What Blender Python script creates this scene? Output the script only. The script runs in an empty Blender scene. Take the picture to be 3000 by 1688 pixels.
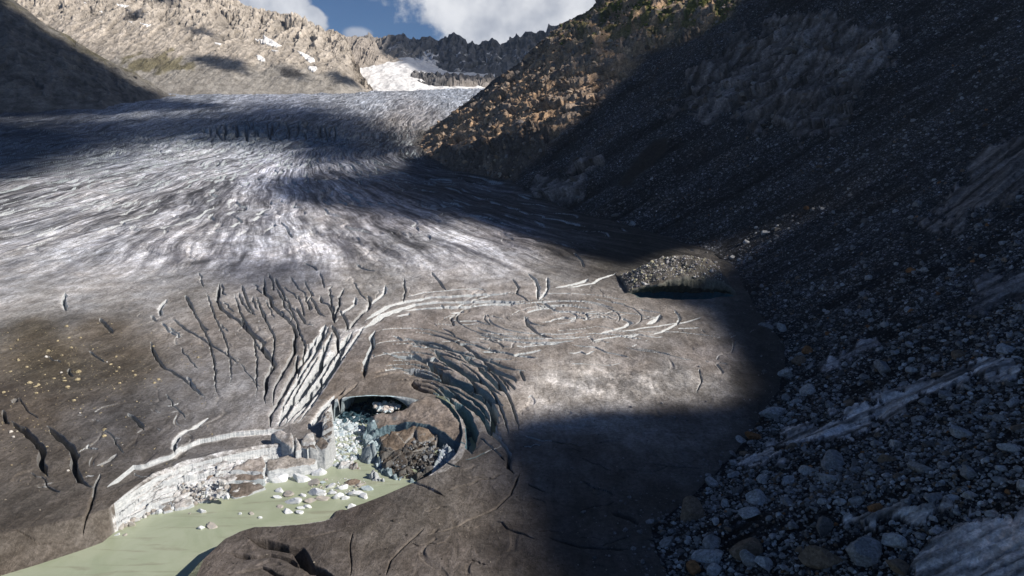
import bpy, math, numpy as np
from math import radians, sin, cos, tan, pi
scene = bpy.context.scene
C = scene.collection
Q = 1.0                                   # grid density

# ------------------------------------------------------------------ camera
CAMZ = 80.0; PITCH = radians(12.0); FPX = 2000.0      # focal length in pixels of a 3000 px wide frame
cam_d = bpy.data.cameras.new('camera'); cam = bpy.data.objects.new('camera', cam_d); C.objects.link(cam)
cam.location = (0, 0, CAMZ); cam.rotation_euler = (radians(90) - PITCH, 0, 0)
cam_d.sensor_width = 36; cam_d.lens = 24; cam_d.clip_start = 1; cam_d.clip_end = 60000
scene.camera = cam
# ------------------------------------------------------------------ sun and sky
SEL = radians(35); SAZ = radians(109)     # elevation, azimuth clockwise from the view direction
SUN = np.array([cos(SEL)*sin(SAZ), cos(SEL)*cos(SAZ), sin(SEL)])
sd = bpy.data.lights.new('sun', 'SUN'); so = bpy.data.objects.new('sun', sd); C.objects.link(so)
sd.energy = 5.0; sd.angle = radians(0.35); sd.color = (1.0, 0.93, 0.84)
from mathutils import Vector
so.rotation_euler = Vector(-SUN).to_track_quat('-Z', 'Y').to_euler()
scene.view_settings.view_transform = 'Standard'; scene.view_settings.look = 'None'
scene.view_settings.gamma = 1; scene.view_settings.exposure = 0.25
scene.cycles.max_bounces = 6; scene.cycles.volume_bounces = 0; scene.cycles.transparent_max_bounces = 12

def mathn(nt, op, a, b=None, c=None, clamp=False):
    n = nt.nodes.new('ShaderNodeMath'); n.operation = op; n.use_clamp = clamp
    for i, v in enumerate((a, b, c)):
        if v is None: continue
        if isinstance(v, (int, float)): n.inputs[i].default_value = v
        else: nt.links.new(v, n.inputs[i])
    return n.outputs[0]
def mixc(nt, f, a, b, mode='MIX'):
    n = nt.nodes.new('ShaderNodeMix'); n.data_type = 'RGBA'; n.blend_type = mode
    for k, v in ((0, f), (6, a), (7, b)):
        if isinstance(v, (int, float)): n.inputs[k].default_value = v
        elif isinstance(v, tuple): n.inputs[k].default_value = (*v, 1) if len(v) == 3 else v
        else: nt.links.new(v, n.inputs[k])
    return n.outputs[2]
def rng_(nt, v, a, b, c=0.0, d=1.0, smooth=True):
    n = nt.nodes.new('ShaderNodeMapRange'); n.interpolation_type = 'SMOOTHSTEP' if smooth else 'LINEAR'
    nt.links.new(v, n.inputs[0])
    for k, q in enumerate((a, b, c, d)): n.inputs[k+1].default_value = q
    return n.outputs[0]
def noise_(nt, vec, scale, detail=4, rough=.55, dist=0.0, dim='3D'):
    n = nt.nodes.new('ShaderNodeTexNoise'); n.noise_dimensions = dim
    n.inputs['Scale'].default_value = scale; n.inputs['Detail'].default_value = detail
    n.inputs['Roughness'].default_value = rough; n.inputs['Distortion'].default_value = dist
    if vec is not None: nt.links.new(vec, n.inputs['Vector'])
    return n.outputs[0]

w = bpy.data.worlds.new("World"); scene.world = w; w.use_nodes = True
def build_world():
    nt = w.node_tree; nt.nodes.clear(); L = nt.links.new
    out = nt.nodes.new('ShaderNodeOutputWorld'); bg = nt.nodes.new('ShaderNodeBackground')
    sky = nt.nodes.new('ShaderNodeTexSky'); sky.sky_type = 'NISHITA'; sky.sun_disc = False
    sky.sun_elevation = SEL; sky.sun_rotation = SAZ; sky.altitude = 2500
    sky.air_density = 1.0; sky.dust_density = 0.2; sky.ozone_density = 3.0
    bg.inputs['Strength'].default_value = 0.05
    tc = nt.nodes.new('ShaderNodeTexCoord'); sp = nt.nodes.new('ShaderNodeSeparateXYZ'); L(tc.outputs['Generated'], sp.inputs[0])
    X, Y, Z = sp.outputs
    yy = mathn(nt, 'MAXIMUM', Y, 0.05)
    a = mathn(nt, 'DIVIDE', X, yy); b = mathn(nt, 'DIVIDE', Z, yy)     # direction on the northern sky
    cb = nt.nodes.new('ShaderNodeCombineXYZ'); L(a, cb.inputs[0]); L(b, cb.inputs[1])
    n1 = noise_(nt, cb.outputs[0], 9, 7, .58); n2 = noise_(nt, cb.outputs[0], 30, 6, .6)
    def blob(ca, cb_, ra, rb):
        da = mathn(nt, 'DIVIDE', mathn(nt, 'SUBTRACT', a, ca), ra); db = mathn(nt, 'DIVIDE', mathn(nt, 'SUBTRACT', b, cb_), rb)
        return mathn(nt, 'SUBTRACT', 1.0, mathn(nt, 'SQRT', mathn(nt, 'ADD', mathn(nt, 'MULTIPLY', da, da), mathn(nt, 'MULTIPLY', db, db))))
    nz = mathn(nt, 'ADD', mathn(nt, 'MULTIPLY', mathn(nt, 'SUBTRACT', n1, .5), 1.3), mathn(nt, 'MULTIPLY', mathn(nt, 'SUBTRACT', n2, .5), .9))
    shapes = [(.02, .215, .21, .12, .9), (-.325, .185, .045, .035, .9), (-.285, .16, .035, .025, .9),
              (-.215, .148, .025, .012, .5), (-.19, .208, .022, .02, .35), (-.36, .20, .02, .02, .8), (.18, .16, .2, .09, .8)]
    m = None
    for (ca, cc, ra, rb, k) in shapes:
        v = mathn(nt, 'ADD', blob(ca, cc, ra, rb), mathn(nt, 'MULTIPLY', nz, .62))
        v = mathn(nt, 'MULTIPLY', rng_(nt, v, .04, .22 if k > .6 else .6), k)
        m = v if m is None else mathn(nt, 'MAXIMUM', m, v)
    m = mathn(nt, 'MULTIPLY', m, mathn(nt, 'GREATER_THAN', Y, 0.1))
    n3 = noise_(nt, cb.outputs[0], 14, 5, .5)
    ccol = mixc(nt, rng_(nt, n3, .32, .68), (8.5, 9.0, 10.2), (16.5, 16.6, 17.0))
    base = mixc(nt, 1.0, sky.outputs[0], (0.72, 0.89, 1.10), 'MULTIPLY')
    col = mixc(nt, m, base, ccol)
    L(col, bg.inputs['Color']); L(bg.outputs[0], out.inputs[0])
build_world()

# ------------------------------------------------------------------ noise
def _h(ix, iy, s):
    h = (ix.astype(np.int64)*374761393 + iy.astype(np.int64)*668265263 + s*974634777) & 0xffffffff
    h = ((h ^ (h >> 13))*1274126177) & 0xffffffff
    return (h ^ (h >> 16)) & 0xffffffff
def perlin(x, y, s=0):
    x0 = np.floor(x); y0 = np.floor(y); fx = x-x0; fy = y-y0
    u = fx*fx*fx*(fx*(fx*6-15)+10); v = fy*fy*fy*(fy*(fy*6-15)+10)
    def g(dx, dy):
        a = _h(x0+dx, y0+dy, s)*(2*pi/4294967296.0)
        return np.cos(a)*(fx-dx)+np.sin(a)*(fy-dy)
    return ((g(0,0)*(1-u)+g(1,0)*u)*(1-v)+(g(0,1)*(1-u)+g(1,1)*u)*v)*1.5
def fbm(x, y, o=4, s=0, gain=.5):
    r = 0; a = 1; t = 0
    for i in range(o): r = r+a*perlin(x*2**i+17.3*i, y*2**i-9.1*i, s+i); t += a; a *= gain
    return r/t
def ridged(x, y, o=4, s=0, gain=.5):
    r = 0; a = 1; t = 0
    for i in range(o): r = r+a*(1-np.abs(perlin(x*2**i+3.7*i, y*2**i+5.9*i, s+i))*2); t += a; a *= gain
    return r/t
def worley(x, y, s=0):
    x0 = np.floor(x); y0 = np.floor(y); f1 = np.full(x.shape, 9.); f2 = f1.copy(); idd = np.zeros(x.shape); gx = idd.copy(); gy = idd.copy()
    for dx in (-1,0,1):
        for dy in (-1,0,1):
            h = _h(x0+dx, y0+dy, s); px = x0+dx+(h & 1023)/1023.; py = y0+dy+((h >> 10) & 1023)/1023.
            d = np.hypot(x-px, y-py); m = d < f1
            f2 = np.where(m, f1, np.minimum(f2, d)); gx = np.where(m, x-px, gx); gy = np.where(m, y-py, gy)
            idd = np.where(m, (h >> 20)/4096., idd); f1 = np.where(m, d, f1)
    return f1, f2, idd, gx, gy
def facet(x, y, s=0):                    # tilted rock facets
    f1, f2, i, gx, gy = worley(x, y, s)
    a = i*6.283*7
    return i + (gx*np.cos(a)+gy*np.sin(a))*1.2, f2-f1
def sst(x, a, b):
    t = np.clip((x-a)/(b-a), 0, 1); return t*t*(3-2*t)
rs = np.random.RandomState(7)

# ------------------------------------------------------------------ pixel <-> world helpers
sp_, cp_ = sin(PITCH), cos(PITCH)
def ray(px, py):
    a = (np.asarray(px, float)-1500)/FPX; b = (844-np.asarray(py, float))/FPX
    return a, cp_+b*sp_, -sp_+b*cp_       # direction, unit depth
def proj(x, y, z):
    z = z-CAMZ; d = y*cp_-z*sp_; v = y*sp_+z*cp_
    d = np.where(d < 1, 1, d); return 1500+FPX*x/d, 844-FPX*v/d
def onz(px, py, z=0.0):
    dx, dy, dz = ray(px, py); t = (z-CAMZ)/np.minimum(dz, -1e-3); return dx*t, dy*t
def cast(px, py, f, t0=60, t1=6000, n=700):   # first hit of a ray on a height function
    px = np.atleast_1d(np.asarray(px, float)); py = np.atleast_1d(np.asarray(py, float))
    dx, dy, dz = ray(px, py); ts = np.geomspace(t0, t1, n)
    T = ts[None, :]; g = CAMZ+dz[:, None]*T - f(dx[:, None]*T, dy[:, None]*T)
    hit = g < 0; k = np.where(hit.any(1), hit.argmax(1), n-1); k = np.maximum(k, 1); ii = np.arange(len(px))
    ga, gb = g[ii, k-1], g[ii, k]; t = ts[k-1]+(ts[k]-ts[k-1])*np.clip(ga/(ga-gb+1e-9), 0, 1)
    return dx*t, dy*t
def pin(px, py, poly):
    poly = np.asarray(poly, float); r = np.zeros(np.shape(px), bool); n = len(poly)
    for i in range(n):
        x1, y1 = poly[i]; x2, y2 = poly[(i+1) % n]
        if y1 == y2: continue
        c = ((y1 > py) != (y2 > py)) & (px < (x2-x1)*(py-y1)/(y2-y1)+x1); r ^= c
    return r
def dline(px, py, poly, closed=False):
    poly = np.asarray(poly, float); d = np.full(np.shape(px), 1e9); n = len(poly)
    for i in range(n if closed else n-1):
        x1, y1 = poly[i]; x2, y2 = poly[(i+1) % n]; vx, vy = x2-x1, y2-y1; l = vx*vx+vy*vy+1e-9
        t = np.clip(((px-x1)*vx+(py-y1)*vy)/l, 0, 1)
        d = np.minimum(d, (px-x1-t*vx)**2+(py-y1-t*vy)**2)
    return np.sqrt(d)
def sdist(px, py, poly): return np.where(pin(px, py, poly), 1, -1)*dline(px, py, poly, True)
def Zm(lst, ox, oy, s): return [(ox+a*s, oy+b*s) for a, b in lst]

# ------------------------------------------------------------------ base terrain functions
GY = [-200, 120, 170, 200, 330, 450, 560, 750, 1000, 1200, 1600, 2000, 2400, 3000, 3600, 5000]
GZ = [5, 5, 5.6, 7.2, 14, 22, 32, 53, 81, 108, 166, 208, 251, 312, 360, 420]
_gy = np.linspace(-200, 5000, 1600); _gz = np.interp(_gy, GY, GZ)
_k = np.hanning(41); _k /= _k.sum(); _g2 = np.convolve(np.pad(_gz, 20, mode='edge'), _k, 'valid'); _w = sst(_gy, 250, 500); _gz = _gz*(1-_w)+_g2*_w
def G0(x, y): return np.interp(y, _gy, _gz)

FOOTPX = [(1236,392),(1232,410),(1225,425),(1240,445),(1300,490),(1400,515),(1500,535),(1600,590),(1700,625),(1900,680),(2080,735),(2165,790),(2190,850),(2215,910),(2250,957),(2290,1010),(2300,1070),(2285,1130),(2245,1210),(2185,1290),(2095,1385),(1990,1480),(1905,1545),(1915,1610),(1950,1688)]
fx, fy = cast([p[0] for p in FOOTPX], [p[1] for p in FOOTPX], G0)
foot = list(zip(fx, fy))
footpoly = [(3000,3500),(900,2300),(300,1700),(-40,1420)] + foot + [(18,60),(16,-200),(3000,-200)]
def Rh(x, y, d=None):
    if d is None: d = sdist(x, y, footpoly)
    k = np.interp(y, [0, 120, 250, 450, 700, 1000, 1400], [.52, .55, .60, .66, .71, .76, .76])
    dd = np.maximum(d, 0)
    r = k*(np.sqrt(dd*dd+64)-8)
    r = r + (6+8*sst(y, 400, 700))*sst(dd, 20, 200)*fbm(x/90, y/90, 2, 5)
    cap = 225+60*sst(y, 450, 900); r = np.where(r > cap, cap+(r-cap)*.08, r)
    return np.where(d > 0, G0(x, y)+r, G0(x, y)+np.maximum(d, -60)*.6)

def ridge_fn(foot_, crest, back=.55, pw=1.0, zback=None):
    """height function of a mountain front given, along azimuth px, (px,row,depth) of its foot and of its crest"""
    F = np.array(foot_, float); K = np.array(crest, float)
    def uz(A):
        dx, dy, dz = ray(A[:, 0], A[:, 1]); t = A[:, 2]/dy; return dx/dy, A[:, 2], CAMZ+dz*t
    fu, fyy, fz = uz(F); ku, ky, kz = uz(K)
    def f(x, y):
        u = x/np.maximum(y, 10)
        y0 = np.interp(u, fu, fyy); z0 = np.interp(u, fu, fz); y1 = np.interp(u, ku, ky); z1 = np.interp(u, ku, kz)
        t = (y-y0)/(y1-y0)
        up = z0+(z1-z0)*np.where(t < 1, np.sign(t)*np.abs(t)**pw, 1)
        return np.where(t <= 1, up, z1-(t-1)*(y1-y0)*back)
    f.ulim = (fu.min(), fu.max()); f.y0 = lambda u: np.interp(u, fu, fyy); f.y1 = lambda u: np.interp(u, ku, ky)
    return f
# dark slope on the left
Lf = ridge_fn([(-400,335,1250),(0,322,1400),(300,316,1500),(400,304,1650),(505,287,1950),(520,288,2000)],
              [(-400,-70,1900),(0,-30,1900),(54,12,1910),(128,70,1920),(210,113,1940),(272,155,1950),(330,186,1960),(388,212,1980),(446,248,1990),(505,284,2010),(520,290,2040)], .9)
# sunlit massif behind it
Mf = ridge_fn([(-400,300,2100),(400,292,2100),(700,289,2100),(1000,287,2150),(1080,286,2250),(1100,284,2300),(1112,290,2320)],
              [(-400,-60,3400),(300,-50,3350),(520,-40,3300),(650,-8,3250),(700,12,3200),(760,32,3200),(810,38,3150),(870,52,3100),(930,76,3050),(955,92,3050),(985,94,3000),(1010,112,2950),(1028,150,2900),(1040,190,2800),(1056,220,2700),(1080,255,2550),(1100,279,2400),(1112,292,2330)], .8, .85)
SIL = Zm([(60,225),(100,230),(130,240),(220,235),(280,285),(310,280),(400,285),(460,270),(510,305),(560,290),(620,270),(730,265),(755,310),(850,300),(870,280),(920,280),(990,310),(1020,285),(1060,285),(1070,265),(1100,252),(1160,275),(1195,300),(1210,335),(1240,320),(1270,350),(1290,345),(1320,315),(1370,310),(1400,290),(1430,310),(1460,345),(1500,320),(1580,270),(1610,285),(1640,250),(1690,240),(1730,255),(1755,230),(1800,245),(1820,190),(1890,200),(2100,150)], 900, 0, .3882)
Ff = ridge_fn([(900,250,3500),(1040,215,3500),(1180,200,3500),(1300,225,3400),(1500,225,3400),(1750,225,3400)], [(a,b,4200) for a,b in SIL], 1.2, .8)
# sunlit cliff left of the snowfield
Kf = ridge_fn([(960,230,3150),(1044,215,3150),(1100,188,3200),(1180,186,3300)], [(960,110,3500),(1020,112,3500),(1045,107,3500),(1070,112,3520),(1095,125,3550),(1112,150,3560),(1130,170,3580),(1180,188,3600)], 1.0, .8)
# snowfield and the rock island in front of the peaks
Sf = ridge_fn([(1020,300,2250),(1100,288,2300),(1180,280,2350),(1300,274,2500),(1450,268,2700)], [(1020,165,3500),(1060,182,3500),(1120,176,3500),(1190,168,3600),(1300,200,3600),(1450,215,3600)], .3, .95)
If = ridge_fn([(1168,240,2750),(1180,262,2700),(1230,274,2650),(1320,272,2650),(1400,262,2750),(1460,262,2800)],
              [(1168,238,2900),(1185,230,2900),(1215,218,2930),(1250,216,2950),(1290,219,2950),(1340,222,2950),(1400,230,2950),(1440,228,3000),(1460,232,3000)], .5, .45)
def inu(f, x, y, v): 
    u = x/np.maximum(y, 10); a, b = f.ulim
    return np.where((u >= a) & (u <= b) & (y > f.y0(u)), v, -999)
def TT(x, y):
    h = np.maximum(G0(x, y), Rh(x, y))
    for f in (Lf, Mf, Ff, Kf, Sf, If): h = np.maximum(h, inu(f, x, y, f(x, y)))
    return h

# ------------------------------------------------------------------ mesh helpers
def tag(o, label=None, cat=None, group=None, kind=None):
    for k, v in (('label', label), ('category', cat), ('group', group), ('kind', kind)):
        if v: o[k] = v
    return o
def mesh_np(name, V, F, mat, attrs=None, smooth=True, parent=None, matidx=None):
    me = bpy.data.meshes.new(name); V = np.asarray(V, np.float32); F = np.asarray(F, np.int32); n = F.shape[1]
    me.vertices.add(len(V)); me.vertices.foreach_set('co', V.ravel())
    me.loops.add(F.size); me.loops.foreach_set('vertex_index', F.ravel())
    me.polygons.add(len(F)); me.polygons.foreach_set('loop_start', np.arange(0, F.size, n, dtype=np.int32))
    me.polygons.foreach_set('loop_total', np.full(len(F), n, np.int32))
    me.polygons.foreach_set('use_smooth', np.full(len(F), smooth, bool))
    me.update(calc_edges=True)
    for k, v in (attrs or {}).items():
        if k == 'flow':
            a = me.attributes.new(k, 'FLOAT_VECTOR', 'POINT'); a.data.foreach_set('vector', v.astype(np.float32).ravel())
        elif v.ndim == 2:
            a = me.attributes.new(k, 'FLOAT_COLOR', 'POINT'); v4 = np.ones((len(V), 4), np.float32); v4[:, :3] = v; a.data.foreach_set('color', v4.ravel())
        else:
            a = me.attributes.new(k, 'FLOAT', 'POINT'); a.data.foreach_set('value', v.astype(np.float32))
    for m in (mat if isinstance(mat, list) else [mat]): me.materials.append(m)
    o = bpy.data.objects.new(name, me); C.objects.link(o)
    if parent: o.parent = parent
    return o
def gridF(nr, nc, keep=None):
    i = np.arange(nr-1)[:, None]*nc+np.arange(nc-1)[None, :]
    F = np.stack([i, i+1, i+nc+1, i+nc], -1).reshape(-1, 4)
    return F if keep is None else F[keep.reshape(-1)]
def compact(V, F, attrs):
    used = np.zeros(len(V), bool); used[F.ravel()] = True; ix = np.cumsum(used)-1
    return V[used], ix[F], {k: v[used] for k, v in attrs.items()}

# ------------------------------------------------------------------ materials
def new_mat(name):
    m = bpy.data.materials.new(name); m.use_nodes = True; nt = m.node_tree
    return m, nt, nt.nodes['Principled BSDF']
def pos(nt, scale=None):
    g = nt.nodes.new('ShaderNodeNewGeometry'); v = g.outputs['Position']
    if scale:
        mp = nt.nodes.new('ShaderNodeMapping'); mp.inputs['Scale'].default_value = scale; nt.links.new(v, mp.inputs[0]); v = mp.outputs[0]
    return v
def attr(nt, n, fac=False):
    a = nt.nodes.new('ShaderNodeAttribute'); a.attribute_name = n; return a.outputs['Fac' if fac else 'Color']
def bump(nt, p, h, strength, dist):
    b = nt.nodes.new('ShaderNodeBump'); b.inputs['Strength'].default_value = strength; b.inputs['Distance'].default_value = dist
    nt.links.new(h, b.inputs['Height']); nt.links.new(b.outputs[0], p.inputs['Normal'])
def ice_material():
    m, nt, p = new_mat('glacier_ice'); L = nt.links.new
    P = pos(nt); a = attr(nt, 'alb'); ice = attr(nt, 'ice', True); blue = attr(nt, 'blue', True)
    n1 = noise_(nt, P, 1.1, 7, .72); n2 = noise_(nt, P, 6, 5, .7); n3 = noise_(nt, P, .12, 5, .6)
    base = mixc(nt, 1.0, a, mixc(nt, rng_(nt, n1, .34, .66), (.70,.69,.67), (1.24,1.24,1.25)), 'MULTIPLY')
    n5 = noise_(nt, pos(nt, (1, .45, 1)), .38, 8, .7, .6); base = mixc(nt, 1.0, base, mixc(nt, rng_(nt, n5, .36, .64), (.76,.75,.74), (1.2,1.2,1.21)), 'MULTIPLY')
    base = mixc(nt, 1.0, base, mixc(nt, rng_(nt, n2, .3, .72), (.78,.77,.75), (1.2,1.2,1.2)), 'MULTIPLY')
    base = mixc(nt, 1.0, base, mixc(nt, rng_(nt, n3, .35, .65), (.86,.84,.82), (1.14,1.15,1.17)), 'MULTIPLY')
    fa = nt.nodes.new('ShaderNodeAttribute'); fa.attribute_name = 'flow'; sk = attr(nt, 'streak', True)
    def fl(sx, sy):
        mp = nt.nodes.new('ShaderNodeMapping'); mp.inputs['Scale'].default_value = (sx, sy, 1); L(fa.outputs['Vector'], mp.inputs[0]); return mp.outputs[0]
    f1 = noise_(nt, fl(.17, .011), 1, 8, .66, .15); f2 = noise_(nt, fl(.7, .04), 1, 5, .7, .1); f3 = noise_(nt, fl(.22, .06), 1, 3, .6, 1.0)
    stc = mixc(nt, rng_(nt, f1, .36, .62), (.36,.36,.39), (1.42,1.42,1.42)); stc = mixc(nt, 1.0, stc, mixc(nt, rng_(nt, f2, .32, .66), (.62,.62,.63), (1.3,1.3,1.3)), 'MULTIPLY')
    ln = mathn(nt, 'ABSOLUTE', mathn(nt, 'SUBTRACT', f3, .5)); stc = mixc(nt, mathn(nt, 'MULTIPLY', rng_(nt, ln, .012, .0), .75), stc, (.16,.17,.20))
    base = mixc(nt, sk, base, mixc(nt, 1.0, base, stc, 'MULTIPLY'))
    g = nt.nodes.new('ShaderNodeNewGeometry'); s = nt.nodes.new('ShaderNodeSeparateXYZ'); L(g.outputs['True Normal'], s.inputs[0])
    nzv = mathn(nt, 'ADD', mathn(nt, 'ABSOLUTE', s.outputs[2]), mathn(nt, 'MULTIPLY', mathn(nt, 'SUBTRACT', n1, .5), .35))
    steep = mathn(nt, 'MULTIPLY', rng_(nt, nzv, .80, .52), ice)
    icec = mixc(nt, blue, (.66,.675,.68), (.045,.145,.19))
    icec = mixc(nt, 1.0, icec, mixc(nt, rng_(nt, noise_(nt, pos(nt, (1,1,3)), .7, 5, .6), .35, .7), (.72,.74,.76), (1.05,1.05,1.05)), 'MULTIPLY')
    L(mixc(nt, steep, base, icec), p.inputs['Base Color'])
    p.inputs['Roughness'].default_value = .72; p.inputs['Specular IOR Level'].default_value = .25
    h = mathn(nt, 'ADD', mathn(nt, 'MULTIPLY', n1, 1.0), mathn(nt, 'MULTIPLY', n2, .25))
    bump(nt, p, mathn(nt, 'ADD', h, mathn(nt, 'MULTIPLY', n5, 1.6)), .7, .55)
    return m
def rock_material(name, sc, lo=.7, hi=1.3, bd=1.0, bs=.7, rough=.9, vor=1.0, gravel=False):
    m, nt, p = new_mat(name); L = nt.links.new
    P = pos(nt); a = attr(nt, 'alb')
    n1 = noise_(nt, P, sc, 7, .68); n2 = noise_(nt, P, sc*7, 5, .7)
    v = nt.nodes.new('ShaderNodeTexVoronoi'); v.feature = 'F1'; v.inputs['Scale'].default_value = sc*2.2; L(P, v.inputs['Vector'])
    base = mixc(nt, 1.0, a, mixc(nt, rng_(nt, n1, .3, .7), (lo, lo*.98, lo*.95), (hi, hi, hi*1.01)), 'MULTIPLY')
    base = mixc(nt, 1.0, base, mixc(nt, rng_(nt, n2, .3, .7), (.72,.72,.72), (1.25,1.25,1.25)), 'MULTIPLY')
    sv = nt.nodes.new('ShaderNodeSeparateColor'); L(v.outputs['Color'], sv.inputs[0])
    base = mixc(nt, vor, base, mixc(nt, 1.0, base, mixc(nt, sv.outputs[0], (.72,.72,.73), (1.28,1.27,1.25)), 'MULTIPLY'))
    if gravel:
        for gs, k in ((.42, .75), (1.1, .9), (2.6, .7)):
            w_ = nt.nodes.new('ShaderNodeTexVoronoi'); w_.inputs['Scale'].default_value = gs; L(P, w_.inputs['Vector']); w_.inputs['Randomness'].default_value = 1
            cc = nt.nodes.new('ShaderNodeSeparateColor'); L(w_.outputs['Color'], cc.inputs[0])
            peb = mixc(nt, mathn(nt, 'POWER', cc.outputs[0], 2.2), (.40,.40,.41), (2.9,2.95,3.1))
            peb = mixc(nt, rng_(nt, w_.outputs['Distance'], .25, .6), peb, (.30,.30,.31))
            base = mixc(nt, mathn(nt, 'MULTIPLY', attr(nt, 'grav', True), k), base, mixc(nt, 1.0, base, peb, 'MULTIPLY'))
    L(base, p.inputs['Base Color']); p.inputs['Roughness'].default_value = rough; p.inputs['Specular IOR Level'].default_value = .2
    h = mathn(nt, 'ADD', mathn(nt, 'MULTIPLY', n1, 1.0), mathn(nt, 'ADD', mathn(nt, 'MULTIPLY', n2, .25), mathn(nt, 'MULTIPLY', v.outputs['Distance'], .5*vor)))
    bump(nt, p, h, bs, bd)
    return m
M_ice = ice_material()
M_rock = rock_material('slope_rock', .35, bd=.9, gravel=True)
M_far = rock_material('mountain_rock', .045, bd=6, bs=.7, vor=.25)
M_stone = rock_material('stone', 1.3, bd=.12, bs=.6)
def water_material():
    m, nt, p = new_mat('silty_water'); L = nt.links.new
    P = pos(nt, (1, 1, 1)); n = noise_(nt, P, .09, 5, .6, 1.2); mpw = nt.nodes.new('ShaderNodeMapping'); mpw.inputs['Rotation'].default_value = (0, 0, -.5); mpw.inputs['Scale'].default_value = (.16, 1.1, 1); L(pos(nt), mpw.inputs[0]); n2 = noise_(nt, mpw.outputs[0], .42, 6, .62, .8)
    c = mixc(nt, rng_(nt, n, .35, .65), (.35,.395,.275), (.41,.45,.33))
    c = mixc(nt, mathn(nt, 'MULTIPLY', rng_(nt, n2, .52, .72), .55), c, (.25,.235,.17))
    L(c, p.inputs['Base Color']); p.inputs['Roughness'].default_value = .22; p.inputs['Specular IOR Level'].default_value = .3
    bump(nt, p, noise_(nt, P, 2.2, 3, .5), .12, .05)
    return m
M_water = water_material()
def snow_material():
    m, nt, p = new_mat('snow'); n = noise_(nt, pos(nt), .02, 6, .65)
    nt.links.new(mixc(nt, rng_(nt, n, .35, .62), (.74,.73,.73), (.90,.90,.90)), p.inputs['Base Color']); p.inputs['Roughness'].default_value = .7
    bump(nt, p, n, .5, 8); return m
M_snow = snow_material()

# ------------------------------------------------------------------ colour control maps (baked on the terrain itself)
def idw(px, py, pts, pw=3.0, rough=60.0):
    pts = np.array(pts, float); n = 0; d = 0
    for r in pts:
        w_ = 1/((px-r[0])**2+((py-r[1])*1.6)**2+rough*rough)**(pw/2)
        n = n+w_[..., None]*r[2:]; d = d+w_
    return n/d[..., None]

# ------------------------------------------------------------------ glacier
z3 = lambda l: Zm(l, 700, 700, .3882)
z2 = lambda l: Zm(l, 700, 1080, .4196)
z1 = lambda l: Zm(l, 200, 1100, .406)
zl = lambda l: Zm(l, 0, 900, .5439)
zm = lambda l: Zm(l, 0, 500, .3882)
zq = lambda l: Zm(l, 1500, 600, .3106)
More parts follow.
